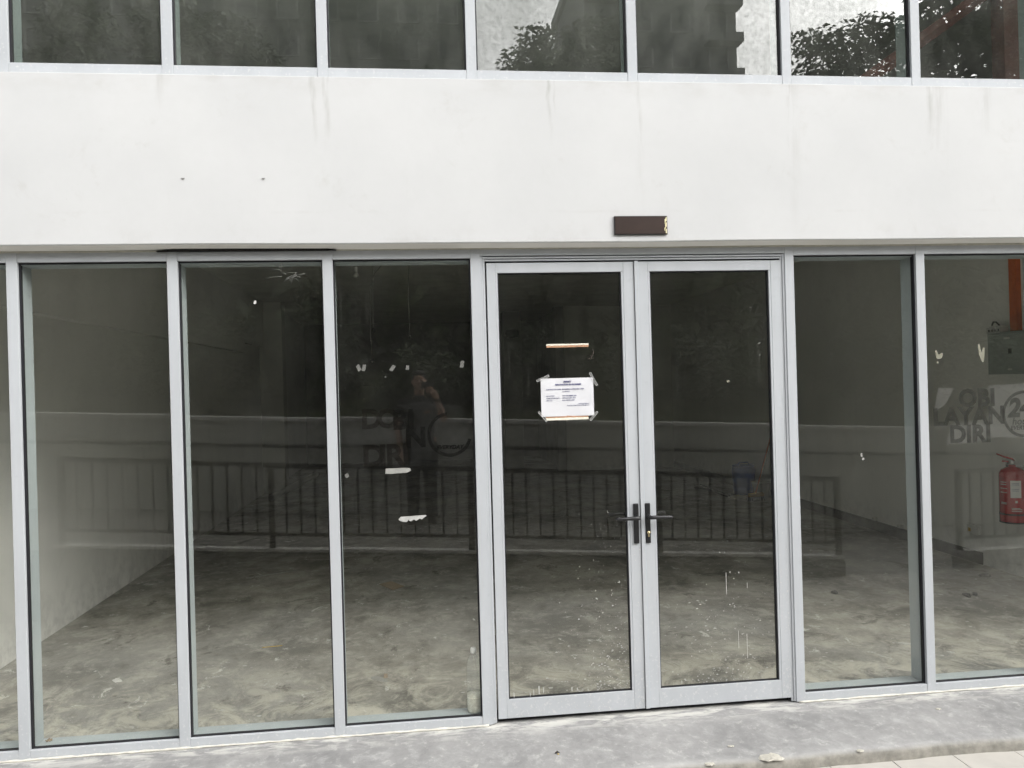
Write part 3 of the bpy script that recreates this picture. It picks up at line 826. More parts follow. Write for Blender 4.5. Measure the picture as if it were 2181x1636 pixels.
for (txt, x, z, s, mt) in (('D', -.345, .214, .105, 'ghostb'), ('O', -.262, .214, .105, 'ghostb'), ('B', -.178, .205, .105, 'ghost'), ('I', -.096, .205, .108, 'ghost'), ('N', -.112, .106, .108, 'ghost'),
                           ('D', -.345, .008, .118, 'ghostb'), ('I', -.255, .008, .118, 'ghostb'), ('R', -.218, .008, .118, 'ghostb'), ('I', -.130, .008, .118, 'ghostb')):
    put('letter', text_mesh(txt, s * 1.36, .006, 0, .0003), M[mt], d1, 0, (x, -.0018, z))
rg = ring(.105, .122, 95, 345).build('ring', M['ghost'], d1, 0, (.13, -.002, .165))
put('small_word', text_mesh('EVERYDAY', .030, .0012, .3, .0003), M['ghost'], d1, 0, (.055, -.0021, .085))
d2 = empty('ghost_lettering', (3.3, GY - .002, 1.43), 'clear remains of DOBI LAYANAN DIRI 24 hours lettering on the rightmost pane', 'window lettering')
flat([(.015, .345), (.30, .352), (.36, .34), (.36, .02), (.05, .04), (-.02, .02), (-.10, .01), (-.26, .005), (-.25, .05), (-.22, .13), (.0, .14), (.03, .23)], M['film2'], d2, 'film_patch')
flat([(-.30, .34), (-.20, .335), (-.26, .24), (-.33, .20)], M['film2'], d2, 'film_patch')
for (txt, x, z, s) in (('OBI', -.175, .228, .105), ('LAYAN', -.34, .122, .105), ('DIRI', -.24, .016, .105)):
    put('letter_row', text_mesh(txt, s * 1.34, .006, 0, .0003, 'LEFT', 1.02), M['ghost2'], d2, 0, (x, -.0018, z))
ring(.122, .140, 0, 360, 60).build('ring', M['ghost2'], d2, 0, (.240, -.002, .17))
put('numeral', text_mesh('24', .150, .007, .2, .0003), M['ghost2'], d2, 0, (.135, -.0021, .158))
put('small_word', text_mesh('hours', .060, .001, .2, .0003), M['ghost2'], d2, 0, (.160, -.0021, .108))
put('small_word', text_mesh('EVERYDAY', .034, .0012, .2, .0003), M['ghost2'], d2, 0, (.150, -.0021, .078))

# a dry twig and a torn cobweb on the panes
tw = MB().tube([(.012, 0, .045), (.018, 0, .03), (.014, 0, .012), (.002, 0, -.004), (-.010, 0, -.018)], [.0012, .003, .0035, .0028, .0012], 6)
for a, b_ in (((.010, .006), (-.020, .010)), ((.004, -.002), (.022, -.014)), ((-.004, -.010), (-.024, -.006)), ((.006, .002), (.002, -.026))): tw.tube([(a[0], 0, a[1]), (b_[0], 0, b_[1])], [.0016, .0007], 5)
tag(tw.build('dry_twig', M['leafb'], None, 0, (.925, GY - .004, 2.0)), 'tiny dark dry twig caught on the left door pane above the notice', 'twig')
cw = MB(); q = random.Random(8)
M['web'] = plain('dusty cobweb', (.30, .30, .28), .8, .1, 30)
for k in range(16):
    a = q.uniform(0, 6.28); r_ = q.uniform(.02, .10); x = q.uniform(-.05, .07); z = q.uniform(-.03, .03)
    cw.tube([(x, 0, z), (x + .5 * r_ * math.cos(a) + q.uniform(-.008, .008), 0, z + .3 * r_ * math.sin(a)), (x + r_ * math.cos(a), 0, z + .6 * r_ * math.sin(a) - .006)], .0007, 4)
tag(cw.build('cobweb', M['web'], None, 0, (-.72, GY - .003, 2.485)), 'torn dusty cobweb at the top of the second pane left of the door', 'cobweb')

# ------------------------------------------------------------------ things inside the shop
# plastic bottle of sand on the inner sill
m, t, b = nodes('clear pet plastic'); t.nodes.remove(b); out = t.nodes['Material Output']
tr = t.nodes.new('ShaderNodeBsdfTransparent'); tr.inputs[0].default_value = (.93, .94, .93, 1)
gl = t.nodes.new('ShaderNodeBsdfGlossy'); gl.inputs['Roughness'].default_value = .06
ge = t.nodes.new('ShaderNodeNewGeometry'); vm = t.nodes.new('ShaderNodeVectorMath'); vm.operation = 'DOT_PRODUCT'
t.links.new(ge.outputs['Incoming'], vm.inputs[0]); t.links.new(ge.outputs['Normal'], vm.inputs[1])
fz = math_(t, 'POWER', math_(t, 'SUBTRACT', 1., math_(t, 'ABSOLUTE', vm.outputs['Value'])), 4.)
mxs = t.nodes.new('ShaderNodeMixShader')
t.links.new(mrange(t, fz, 0, 1, .05, .7), mxs.inputs[0]); t.links.new(tr.outputs[0], mxs.inputs[1]); t.links.new(gl.outputs[0], mxs.inputs[2])
df = t.nodes.new('ShaderNodeBsdfDiffuse'); df.inputs[0].default_value = (.85, .87, .88, 1); m2 = t.nodes.new('ShaderNodeMixShader'); m2.inputs[0].default_value = .10
t.links.new(mxs.outputs[0], m2.inputs[1]); t.links.new(df.outputs[0], m2.inputs[2]); t.links.new(m2.outputs[0], out.inputs['Surface'])
M['pet'] = m
M['cap'] = plain('white bottle cap', (.93, .94, .95), .5, .05, 20)
M['sand'] = plain('pale damp sand', (.92, .87, .74), .95, .22, 45, bmp=.6)
bt = empty('sand_bottle', (.2300, .098, .041), 'clear plastic bottle a quarter full of pale sand, standing inside by the door', 'bottle')
prof = [(.026, .002), (.036, .0), (.041, .008), (.0425, .02), (.0425, .07), (.0405, .075), (.0425, .08), (.0405, .088), (.0425, .094)]
z = .10
while z < .235: prof += [(.0425, z), (.0412, z + .006)]; z += .013
prof += [(.0425, .238), (.041, .262), (.035, .288), (.024, .308), (.0145, .320), (.0135, .330)]
MB().lathe(prof, n=28).build('body', M['pet'], bt)
MB().lathe([(.024, .003), (.035, .003), (.0395, .010), (.041, .02), (.041, .07), (.0395, .075), (.041, .082), (.041, .104), (.03, .108), (.008, .113)], n=24).build('sand', M['sand'], bt)
MB().lathe([(.0150, .328), (.0158, .332), (.0158, .352), (.0145, .356)], n=20).build('cap', M['cap'], bt)
bead_y = None
# fire extinguisher on the right wall
M['red'] = plain('red enamel', (.33, .012, .016), .25, .1, 10, coat=.4)
M['lab'] = plain('white label', (.62, .62, .60), .6, .05, 20)
M['grey'] = plain('grey enamel cabinet', (.30, .335, .32), .45, .08, 5)
M['orange'] = plain('orange painted trunking', (.60, .13, .03), .55, .18, 7)
M['silver'] = plain('silver valve', (.5, .5, .5), .35, .1, 20, metal=.8)
fx = empty('fire_extinguisher', (5.16, 2.165, .52), 'red fire extinguisher hanging on the right wall under the grey cabinet', 'extinguisher')
MB().lathe([(.085, .0), (.105, .004), (.108, .012), (.108, .40), (.104, .435), (.088, .462), (.055, .482), (.028, .490), (.026, .505)], n=32).build('cylinder', M['red'], fx)
MB().lathe([(.1095, .068), (.1095, .082)], n=32).build('band', M['black'], fx)
MB().lathe([(.109, -.004), (.1095, .008)], n=32).build('foot_ring', M['black'], fx)
MB().lathe([(.022, .505), (.026, .515), (.026, .54), (.016, .548)], n=16).build('valve', M['silver'], fx)
hm = MB().tube([(.0, -.02, .545), (-.02, -.03, .56), (-.05, .03, .575), (-.09, .075, .600)], [.010, .013, .012, .009], 8, flat=.6)
hm.tube([(.0, .02, .53), (-.05, .06, .535)], [.009, .008], 8)
hm.build('lever', M['red'], fx)
MB().tube([(.0, .03, .53), (.03, .10, .50), (.05, .118, .40), (.05, .118, .12)], .011, 8).build('hose', M['black'], fx)
box('bracket', M['silver'], fx, .0, .14, -.02, .02, .47, .50)
# curved labels
def curved(name, a0, a1, z0, z1, mat, parent, r=.1086, n=8):
    vs = []
    for i in range(n + 1):
        a = R(a0 + (a1 - a0) * i / n); vs += [(r * math.cos(a), r * math.sin(a), z0), (r * math.cos(a), r * math.sin(a), z1)]
    k = len(vs); vs += [(x * 1.004, y * 1.004, zz) for x, y, zz in vs]
    fs = []
    for i in range(n): a = 2 * i; fs += [(a, a + 1, a + 3, a + 2), (k + a, k + a + 2, k + a + 3, k + a + 1)]
    return MB().add(vs, fs).build(name, mat, parent)
curved('label', 222, 266, .225, .375, M['lab'], fx)
for z_ in (.35, .338, .30, .285): curved('label_line', 228, 258, z_, z_ + .003, M['ink'], fx, .1093)
curved('emblem', 240, 250, .18, .20, M['lab'], fx)
for z_, a0, a1 in ((.355, 175, 205), (.335, 175, 205), (.30, 175, 208), (.265, 175, 208), (.165, 178, 205), (.175, 178, 205), (.12, 225, 268), (.105, 225, 268), (.13, 225, 260)): curved('printed_line', a0, a1, z_, z_ + .006, M['lab'], fx)
# distribution board, trunking, breakers
db = empty('distribution_board', (5.30, 2.10, 1.83), 'grey steel electrical cabinet on the right wall above the extinguisher', 'cabinet')
MB().box(-.17, 0, -.55, .29, 0, .375).build('case', M['grey'], db, .003)
MB().box(-.182, -.1705, -.53, .27, .02, .352).build('door', M['grey'], db, .002)
MB().box(-.188, -.1825, -.02, .015, .18, .225).build('latch', M['black'], db)
MB().box(-.1835, -.1825, .0, .07, .31, .325).build('badge', M['lab'], db)
MB().box(-.1835, -.1825, -.02, .03, .035, .05).build('badge', M['lab'], db)
trk = MB().box(5.25, 5.299, 2.17, 2.26, 2.215, 3.47).build('cable_trunking', M['orange'], None, .003)
tag(trk, 'orange painted vertical cable trunking rising from the grey cabinet', 'trunking')
brk = empty('circuit_breakers', (5.20, 2.37, 2.206), 'loose row of small white circuit breakers lying on the grey cabinet', 'breaker')
for k in range(5): MB().box(-.04, .04, -.10 + k * .035, -.068 + k * .035, 0, .055 + .01 * (k % 2)).build('module', M['lab'], brk, .002)
for k in range(4): MB().box(-.043, -.0402, -.094 + k * .04, -.076 + k * .04, .012, .034).build('toggle', M['black'], brk)
MB().tube([(0, -.05, .066), (-.01, -.02, .10), (0, .03, .105), (.01, .06, .075)], .008, 6).build('wire', M['black'], brk)
# sockets
def socket(y, z, label, s=1):
    o = empty('wall_socket', (5.30, y, z), label, 'socket')
    MB().box(-.035, 0, -.075 * s, .075 * s, -.045 * s, .045 * s).build('box', M['lab'], o, .003)
    MB().box(-.037, -.0352, .02 * s, .055 * s, -.025 * s, .01 * s).build('sticker', M['leafy'] if s == 1 else M['grey'], o)
socket(2.85, .325, 'white socket box with yellow sticker on the wall left of the extinguisher')
socket(4.55, .145, 'farther of two small white sockets low on the right wall', .5)
socket(4.05, .145, 'nearer of two small white sockets low on the right wall', .5)
# white pipe leaning along the left wall
M['pvc'] = plain('white pvc pipe', (.60, .60, .56), .4, .08, 6)
o = MB()
o.tube([(-2.62, 9.4, .06), (-2.35, 12.9, .055)], .055, 16, caps=False); o.tube([(-2.62, 9.4, .06), (-2.35, 12.9, .055)], .048, 16, caps=False)
tag(o.build('plastic_pipe', M['pvc']), 'white plastic drain pipe lying on the floor by the left wall', 'pipe')
# blue bin, mop, bucket, rods at the back right
M['blue'] = plain('blue plastic', (.015, .085, .42), .4, .15, 5)
M['bucket'] = plain('white plastic bucket', (.50, .50, .47), .5, .1, 8)
M['mopo'] = plain('orange broom stick', (.45, .12, .05), .5, .1, 10)
M['yel'] = plain('yellow plastic', (.42, .28, .05), .6, .15, 10)
bn = empty('blue_drum', (5.04, 7.85, 0), 'blue plastic drum standing on the floor at the back right', 'drum')
MB().lathe([(.13, .0), (.155, .01), (.165, .06), (.168, .10), (.162, .115), (.168, .13), (.185, .36), (.183, .42), (.165, .45)], n=24).build('body', M['blue'], bn)
MB().lathe([(.172, .452), (.178, .46), (.170, .475), (.155, .478)], n=24).build('lid', M['blue'], bn)
MB().tube([(-.09, 0, .478), (-.07, 0, .51), (.07, 0, .51), (.09, 0, .478)], .012, 8).build('handle', M['blue'], bn)
bk = empty('white_bucket', (5.12, 7.38, 0), 'white plastic bucket beside the blue drum', 'bucket')
MB().lathe([(.10, 0), (.105, .004), (.135, .24), (.142, .245), (.142, .255), (.13, .255), (.10, .01)], n=24).build('body', M['bucket'], bk)
MB().tube([(-.138, 0, .235), (-.10, -.10, .26), (0, -.145, .25), (.10, -.10, .26), (.138, 0, .235)], .004, 6).build('bail', M['silver'], bk)
mp = empty('mop', (4.93, 7.10, 0), 'orange handled broom with yellow head leaning by the white bucket', 'broom')
MB().tube([(-.02, 0, .12), (.34, .22, .95)], .013, 8).build('stick', M['mopo'], mp)
MB().tube([(-.14, -.02, .10), (.10, .02, .10)], [.03, .035], 8).build('head', M['yel'], mp)
bm = MB()
for k in range(16): bm.tube([(-.13 + k * .015, 0, .09), (-.15 + k * .0175 + rnd.uniform(-.01, .01), rnd.uniform(-.03, .03), .004)], .007, 5)
bm.build('bristles', M['dark_in'], mp)
M['rod'] = plain('dark steel rod', (.03, .03, .03), .5, .2, 20)
for k, (a, b_, lb) in enumerate((((4.62, 9.0), (4.66, 7.6), 'left of the dark steel rods on the floor before the drum'), ((4.76, 9.1), (4.74, 7.7), 'middle of the dark steel rods on the floor before the drum'), ((4.48, 8.6), (4.80, 7.6), 'crossing dark steel rod on the floor before the drum'))):
    tag(MB().tube([(*a, .02 + .021 * (k == 2)), (*b_, .014 + .021 * (k == 2))], .012, 8).build('steel_rod', M['rod']), lb, 'rod', 'steel rods at the back')
rg_ = empty('crumpled_rag', (4.80, 7.42, 0), 'crumpled pale rag on the floor before the blue drum', 'rag')
m = MB(); q = random.Random(4)
for k in range(7): m.ball((q.uniform(-.12, .12), q.uniform(-.08, .08), .02), (q.uniform(.04, .08), q.uniform(.03, .06), q.uniform(.02, .045)), 8, 6)
m.build('cloth', plain('pale rag', (.42, .38, .30), .9, .2, 15), rg_)
# bulb and hanging cables
M['wire'] = plain('grey flex', (.30, .30, .28), .6, .1, 20)
M['bulbg'] = plain('unlit frosted bulb', (.55, .55, .52), .3, .05, 10)
bu = empty('hanging_bulb', (-.755, 5, 3.15), 'unlit white bulb hanging from the ceiling behind the pane left of the door', 'bulb')
MB().lathe([(.004, -.005), (.022, .003), (.031, .02), (.030, .038), (.018, .058), (.014, .066)], n=18).build('globe', M['bulbg'], bu)
MB().lathe([(.015, .066), (.019, .07), (.019, .12), (.008, .13)], n=14).build('holder', M['cap'], bu)
MB().tube([(0, 0, .13), (.004, 0, .22), (0, 0, .33)], .003, 5).build('flex', M['wire'], bu)
def cable(pts, label, end):
    o = empty('hanging_cable', (pts[0][0], 5, 3.48), label, 'cable', 'cables hanging from the ceiling')
    MB().tube([(x - pts[0][0], y, z - 3.48) for x, y, z in pts], .004, 6).build('flex', M['wire'], o)
    x, y, z = pts[-1]
    MB().lathe([(.006, -.05), (.016, -.045), (.018, -.02), (.010, 0)], (x - pts[0][0], y, z - 3.48), 10).build('lamp_holder' if end else 'plug', M['black'], o)
cable([(-.35, 0, 3.48), (-.42, 0, 3.33), (-.54, 0, 3.2), (-.60, 0, 3.0), (-.61, 0, 2.6), (-.60, 0, 2.2)], 'looping pale cable hanging right of the bulb', False)
cable([(-.55, 0, 3.48), (-.565, 0, 3.0), (-.575, 0, 2.56)], 'straight thin cable with black plug right of the bulb', False)
cable([(-.13, 0, 3.48), (-.16, 0, 3.0), (-.155, 0, 2.48)], 'cable with black lamp holder nearest the door', True)
wm = empty('wall_fan', (1.95, 12.99, 2.95), 'small black fan on the dim column behind the left door leaf', 'fan')
MB().tube([(0, 0, 0), (0, -.18, -.02)], .03, 8).build('arm', M['black'], wm)
MB().lathe([(.02, -.10), (.14, -.09), (.16, 0), (.14, .07), (.03, .09)], (-.03, -.28, .02), 16).build('cage', M['black'], wm)
# small litter on the floor
M['card'] = plain('brown cardboard', (.30, .235, .165), .9, .12, 12)
tag(MB().prism([(-.474, 3.26), (-.37, 3.35), (-.24, 3.13), (-.34, 3.02)][::-1], .001, .006, 'z').build('cardboard_piece', M['card']), 'flat brown cardboard piece on the floor behind the pane left of the door', 'cardboard')
lit = [(-2.04, 1.10, .05, .028, 'crumpled white paper scrap on the floor behind the left pane', M['lab']), (-.34, .81, .075, .03, 'flat pale paint blot on the floor near the sand bottle', M['scraph']),
       (-.30, .83, .015, .012, 'small orange stone beside the pale paint blot', M['card']), (3.429, 2.094, .03, .025, 'dark round stone on the floor right of the door', M['rod']),
       (4.42, 1.79, .05, .02, 'dark flat debris lump on the floor behind the rightmost pane', M['rod']), (4.50, 1.80, .022, .018, 'small dark stone beside the flat debris behind the rightmost pane', M['rod']),
       (3.24, .80, .05, .02, 'white oval paint blot on the floor near the right mullion', M['wpaint']), (3.42, .59, .025, .014, 'small white paint blot behind the rightmost sill', M['wpaint']),
       (.34, 1.96, .03, .01, 'thin white splinter on the floor beside the door', M['wpaint']), (5.0, 2.35, .05, .04, 'grey stone by the right wall below the extinguisher', M['skirt']),
       (4.6, 2.7, .07, .02, 'pale flake on the floor near the right wall', M['scraph'])]
for k, (x, y, rx, ry, lb, mt) in enumerate(lit):
    stone = 'stone' in lb or 'debris' in lb
    patch('stone' if stone else 'floor_litter', mt, x, y, .0, rx, ry, 40 + k, .02 if stone else .004, lb, 'stone' if stone else 'litter', None, rnd.uniform(0, 3), .3, 12)
tag(MB().tube([(-1.22, 1.585, .003), (-1.08, 1.60, .003)], .003, 5).build('straw', M['leafy']), 'thin yellow straw on the floor behind the second pane from the door', 'straw')
tag(MB().box(-.24, .24, -.006, .006, 0, .012).build('wood_strip', M['scraph'], None, 0, (-1.6, 3.9, 0)), 'thin pale wood strip on the floor behind the second pane from the door', 'wood strip')
bpy.data.objects['wood_strip'].rotation_euler.z = R(28)
m = MB(); q = random.Random(21)
for k in range(520):
    x = q.uniform(XL + .1, XR - .1); y = .2 + 7 * q.random() ** 1.6; r = q.choice((.003, .004, .005, .007, .010, .016)); n = 6
    a = q.uniform(0, 3); e = q.uniform(.3, .9)
    vs = [(x + r * q.uniform(.7, 1.2) * math.cos(2 * math.pi * i / n + a), y + r * e * q.uniform(.7, 1.2) * math.sin(2 * math.pi * i / n + a), .0015) for i in range(n)]
    m.add(vs + [(x, y, .003)], [(i, (i + 1) % n, n) for i in range(n)])
tag(m.build('paint_flecks', M['wpaint']), 'white paint flecks scattered over the concrete shop floor', 'paint flecks', None, 'stuff')
o = MB()
q = random.Random(3)
for k in range(10): o.tube([(q.uniform(-.012, .012), q.uniform(-.01, .01), .004), (q.uniform(-.02, .02), q.uniform(-.012, .012), q.uniform(.006, .016))], [.004, .002], 6)
tag(o.build('cigarette_end', M['card'], None, 0, (-2.02, .115, .041)), 'brown cigarette stub on the inner sill of the leftmost full pane', 'cigarette end')

# ================================================================== across the walkway (seen mirrored in the panes)
def ramp_z(x): return .055 + .0636 * (4.03 - x)
M['rampc'] = plain('ramp concrete', (.16, .155, .14), .9, .2, 3, bmp=.2)
M['kerb'] = plain('pale kerb', (.62, .61, .58), .8, .12, 5)
M['rail'] = plain('dark painted railing', (.025, .024, .022), .5, .2, 12)
M['bwall'] = make_wallpaint('weathered white boundary wall', (.50, .50, .46))
m = MB()
m.add([(4.03, -2.9, -.15), (-7, -2.9, -.15), (-7, -5.2, -.15), (4.03, -5.2, -.15), (4.03, -2.9, ramp_z(4.03)), (-4.2, -2.9, ramp_z(-4.2)), (-7, -2.9, ramp_z(-4.2)), (-7, -5.2, ramp_z(-4.2)), (-4.2, -5.2, ramp_z(-4.2)), (4.03, -5.2, ramp_z(4.03))],
      [(0, 4, 5, 6, 1), (4, 9, 8, 5), (5, 8, 7, 6), (1, 6, 7, 2), (2, 7, 8, 9, 3), (0, 3, 9, 4)])
struct(m.build('ramp', M['rampc']))
k0, k1 = 4.02, -3.25
m = MB(); vs = []
for x in (k0, k1):
    for y, dz in ((-2.897, .018), (-2.897, .045), (-3.0, .045), (-3.0, .018)): vs.append((x, y, ramp_z(x) + dz))
m.add(vs, [(0, 1, 2, 3), (7, 6, 5, 4), (0, 4, 5, 1), (1, 5, 6, 2), (2, 6, 7, 3)])
struct(m.build('ramp_kerb', M['kerb']))
def railing(x0, x1, y, zb, h, label, np_, sp=.128):
    o = empty('ramp_railing', (x0, y, zb(x0)), label, 'railing')
    ox, oy, oz = o.location
    top = lambda x: zb(x) + h
    def bar(name, xa, xb, dz, hh, d):
        za, zb_ = zb(xa) + dz - oz, zb(xb) + dz - oz
        m = MB(); vs = []
        for x, z in ((xa - ox, za), (xb - ox, zb_)):
            vs += [(x, -d, z), (x, d, z), (x, d, z + hh), (x, -d, z + hh)]
        m.add(vs, [(3, 2, 1, 0), (4, 5, 6, 7), (0, 1, 5, 4), (1, 2, 6, 5), (2, 3, 7, 6), (3, 0, 4, 7)]); return m.build(name, M['rail'], o)
    bar('top_rail', x0, x1, h - .045, .045, .022); bar('bottom_rail', x0, x1, .115, .03, .016)
    L = abs(x1 - x0); n = int(L / sp); me = MB().box(-.0085, .0085, -.0085, .0085, 0, h - .045 - .146).mesh('baluster'); me.materials.append(M['rail'])
    pm = MB().box(-.024, .024, -.024, .024, -.02, h - .002).mesh('post'); pm.materials.append(M['rail'])
    posts = [round(i * n / np_) for i in range(np_ + 1)]
    for i in range(n + 1):
        x = x0 + (x1 - x0) * i / n
        if i in posts: put('post', pm, None, o, 0, (x - ox, 0, zb(x) - oz))
        else: put('baluster', me, None, o, 0, (x - ox, 0, zb(x) + .1455 - oz))
    return o
railing(3.99, -3.19, -2.95, lambda x: ramp_z(x) + .04, .775, 'long dark metal railing with thin balusters along the ramp, mirrored in the panes', 4)
struct(box('ramp_kerb', M['kerb'], None, 5.25, 9.5, -3.05, -2.92, -.16, .07))
railing(5.29, 8.9, -2.98, lambda x: .06, .82, 'short dark railing right of the ramp opening, mirrored in the rightmost pane', 3)
# boundary wall with handrail
m = MB(); vs = []
def wz(x): return 1.42 - .0475 * x
for x in (-16, 18):
    for y, z in ((-5.2, -.15), (-5.2, wz(x)), (-5.38, wz(x)), (-5.38, -.15)): vs.append((x, y, z))
m.add(vs, [(0, 1, 2, 3), (7, 6, 5, 4), (0, 4, 5, 1), (1, 5, 6, 2), (2, 6, 7, 3), (3, 7, 4, 0)])
bw = m.build('boundary_wall', M['bwall']); tag(bw, 'long pale boundary wall behind the photographer, mirrored in the shop panes', 'wall')
m = MB(); vs = []
for x in (-16, 18):
    for y, dz in ((-5.17, .003), (-5.17, .045), (-5.41, .045), (-5.41, .003)): vs.append((x, y, wz(x) + dz))
m.add(vs, [(0, 1, 2, 3), (7, 6, 5, 4), (0, 4, 5, 1), (1, 5, 6, 2), (2, 6, 7, 3), (3, 7, 4, 0)])
m.build('coping', M['kerb'], bw)
hr = empty('wall_handrail', (0, -5.13, 1.13), 'dark tubular handrail on brackets along the boundary wall, mirrored in the panes', 'handrail')
MB().tube([(-14, 0, .049 * 14), (16, 0, -.049 * 16)], .021, 10).build('rail', M['rail'], hr)
for i in range(-9, 11):
    x = i * 1.45 + .3; MB().tube([(x, 0, -.049 * x - .02), (x, 0, -.049 * x - .07), (x, -.068, -.049 * x - .09)], .008, 6).build('bracket', M['rail'], hr)

# planted bank
m, t, b = nodes('planted bank'); n = noise(t, 3, 7, .7)
t.links.new(mixc(t, mrange(t, n, .35, .65), (.025, .035, .012), (.07, .085, .025)), b.inputs['Base Color']); b.inputs['Roughness'].default_value = .95; bump(t, b, noise(t, 25, 5), .8, .05); M['bank'] = m
gx = np.linspace(-70, 80, 61); gy = [-5.38, -6.2, -7.5, -9, -12, -20, -40, -110]; gz = [1.0, 1.25, 1.75, 2.05, 2.3, 2.6, 3.0, 3.0]
vs = []; q = random.Random(9)
for x in gx:
    for y, z in zip(gy, gz): vs.append((x, y, z - .02 * max(-8, min(12, x)) + (q.uniform(-.08, .08) if y < -5.5 else 0)))
fs = []
for i in range(len(gx) - 1):
    for k in range(len(gy) - 1): a = i * len(gy) + k; fs.append((a, a + len(gy), a + len(gy) + 1, a + 1))
struct(MB().add(vs, fs, True).build('terrain', M['bank']))

def leaf_mat(name, c1, c2):
    m, t, b = nodes(name)
    n = noise(t, 2.2, 4); t.links.new(mixc(t, mrange(t, n, .3, .7), c1, c2), b.inputs['Base Color']); b.inputs['Roughness'].default_value = .55
    return m
M['leaf1'] = leaf_mat('dark evergreen leaf', (.022, .040, .014), (.055, .085, .025))
M['leaf2'] = leaf_mat('mid green leaf', (.035, .060, .018), (.080, .115, .030))
M['bark'] = plain('grey brown bark', (.085, .068, .05), .95, .3, 12, bmp=.8)

def leaves(clumps, n, size, seed):
    """leaf faces spread through ellipsoid clumps -> mesh"""
    g = np.random.default_rng(seed)
    c = np.array([k[:3] for k in clumps], float); r = np.array([k[3:6] for k in clumps], float)
    w = (r[:, 0] * r[:, 1] * r[:, 2]) ** .7; idx = g.choice(len(c), n, p=w / w.sum())
    d = g.normal(size=(n, 3)); d /= np.linalg.norm(d, axis=1)[:, None]
    p = c[idx] + d * r[idx] * (g.random((n, 1)) ** .45)
    a = g.normal(size=(n, 3)); a[:, 2] *= .5; a /= np.linalg.norm(a, axis=1)[:, None]
    nrm = g.normal(size=(n, 3)) + np.array([0, 0, .8]); b_ = np.cross(nrm, a); b_ /= np.linalg.norm(b_, axis=1)[:, None]
    L = size * g.uniform(.6, 1.35, (n, 1)); Wd = L * .42
    mid = p + a * L * .45 + np.array([0, 0, .0])
    tip = p + a * L - np.array([0, 0, 1]) * L * .18
    V = np.stack([p, mid + b_ * Wd * .5, tip, mid - b_ * Wd * .5], 1).reshape(-1, 3)
    me = bpy.data.meshes.new('foliage'); me.vertices.add(4 * n); me.loops.add(4 * n); me.polygons.add(n)
    me.vertices.foreach_set('co', V.ravel()); me.loops.foreach_set('vertex_index', np.arange(4 * n, dtype=np.int32))
    me.polygons.foreach_set('loop_start', np.arange(0, 4 * n, 4, dtype=np.int32)); me.update(calc_edges=True)
    return me
def tree_proto(seed, H, spread, n, size, open_):
    q = random.Random(seed); wood = MB(); cl = []
    th = H * q.uniform(.34, .42)
    wood.tube([(0, 0, -.4), (.05, .02, th * .5), (q.uniform(-.15, .15), q.uniform(-.15, .15), th), (q.uniform(-.3, .3), q.uniform(-.3, .3), H * .72)], [H * .028, H * .021, H * .016, H * .005], 9)
    for k in range(11):
        a = k * 2.4 + q.uniform(-.4, .4); z0 = th * q.uniform(.75, 1.35); rr = spread * q.uniform(.45, 1.0); z1 = z0 + H * q.uniform(.10, .42)
        e = (rr * math.cos(a), rr * math.sin(a), min(z1, H * .93))
        wood.tube([(0, 0, z0), (e[0] * .45, e[1] * .45, z0 + (e[2] - z0) * .6), e], [H * .009, H * .006, H * .002], 6)
        for j in range(open_):
            s = spread * q.uniform(.16, .32); cl.append((e[0] * q.uniform(.55, 1.1) + q.uniform(-.5, .5), e[1] * q.uniform(.55, 1.1) + q.uniform(-.5, .5), e[2] + q.uniform(-.9, .7), s, s, s * .62))
    for k in range(5):
        s = spread * q.uniform(.22, .38); cl.append((q.uniform(-.5, .5) * spread * .7, q.uniform(-.5, .5) * spread * .7, H * q.uniform(.66, .95), s, s, s * .7))
    wm_ = wood.mesh('trunk'); wm_.materials.append(M['bark'])
    return wm_, leaves(cl, n, size, seed)
protos = [(*tree_proto(1, 9.0, 3.2, 26000, .19, 3), M['leaf1']), (*tree_proto(2, 11.0, 3.6, 26000, .20, 3), M['leaf2']), (*tree_proto(5, 8.0, 3.4, 20000, .18, 2), M['leaf1'])]
for p in protos: p[1].materials.append(p[2])
def tree(k, x, y, z, s, rz, label):
    o = empty('garden_tree', (x, y, z), label, 'tree', 'trees on the bank behind the photographer')
    o.rotation_euler.z = rz; o.scale = (s, s, s)
    put('trunk', protos[k][0], None, o); put('crown', protos[k][1], None, o)
spots = [(0, -12.0, -15, .98, 'leftmost broad dark tree on the far bank'), (1, -8.0, -17, .86, 'second tree from the left on the far bank'), (2, -3.4, -14, .98, 'third tree from the left, low and dense on the bank'),
         (0, 1.3, -17, .91, 'tree topping the skyline left of the balcony tower'), (1, 4.6, -19.5, .99, 'pointed tree in front of the balcony tower edge'), (2, 8.3, -15.5, .86, 'low tree in front of the balcony tower'),
         (0, 12.4, -17.5, .72, 'tree between balcony tower and the tall right tree'), (1, 15.9, -16, 1.30, 'tall tree with sky gaps at the right of the bank'), (2, 22.0, -17, 1.25, 'rightmost loose tree on the far bank')]
for i, (k, x, y, s, lb) in enumerate(spots): tree(k, x, y, 2.2 - .02 * max(-8, min(12, x)), s, i * 1.7, lb)
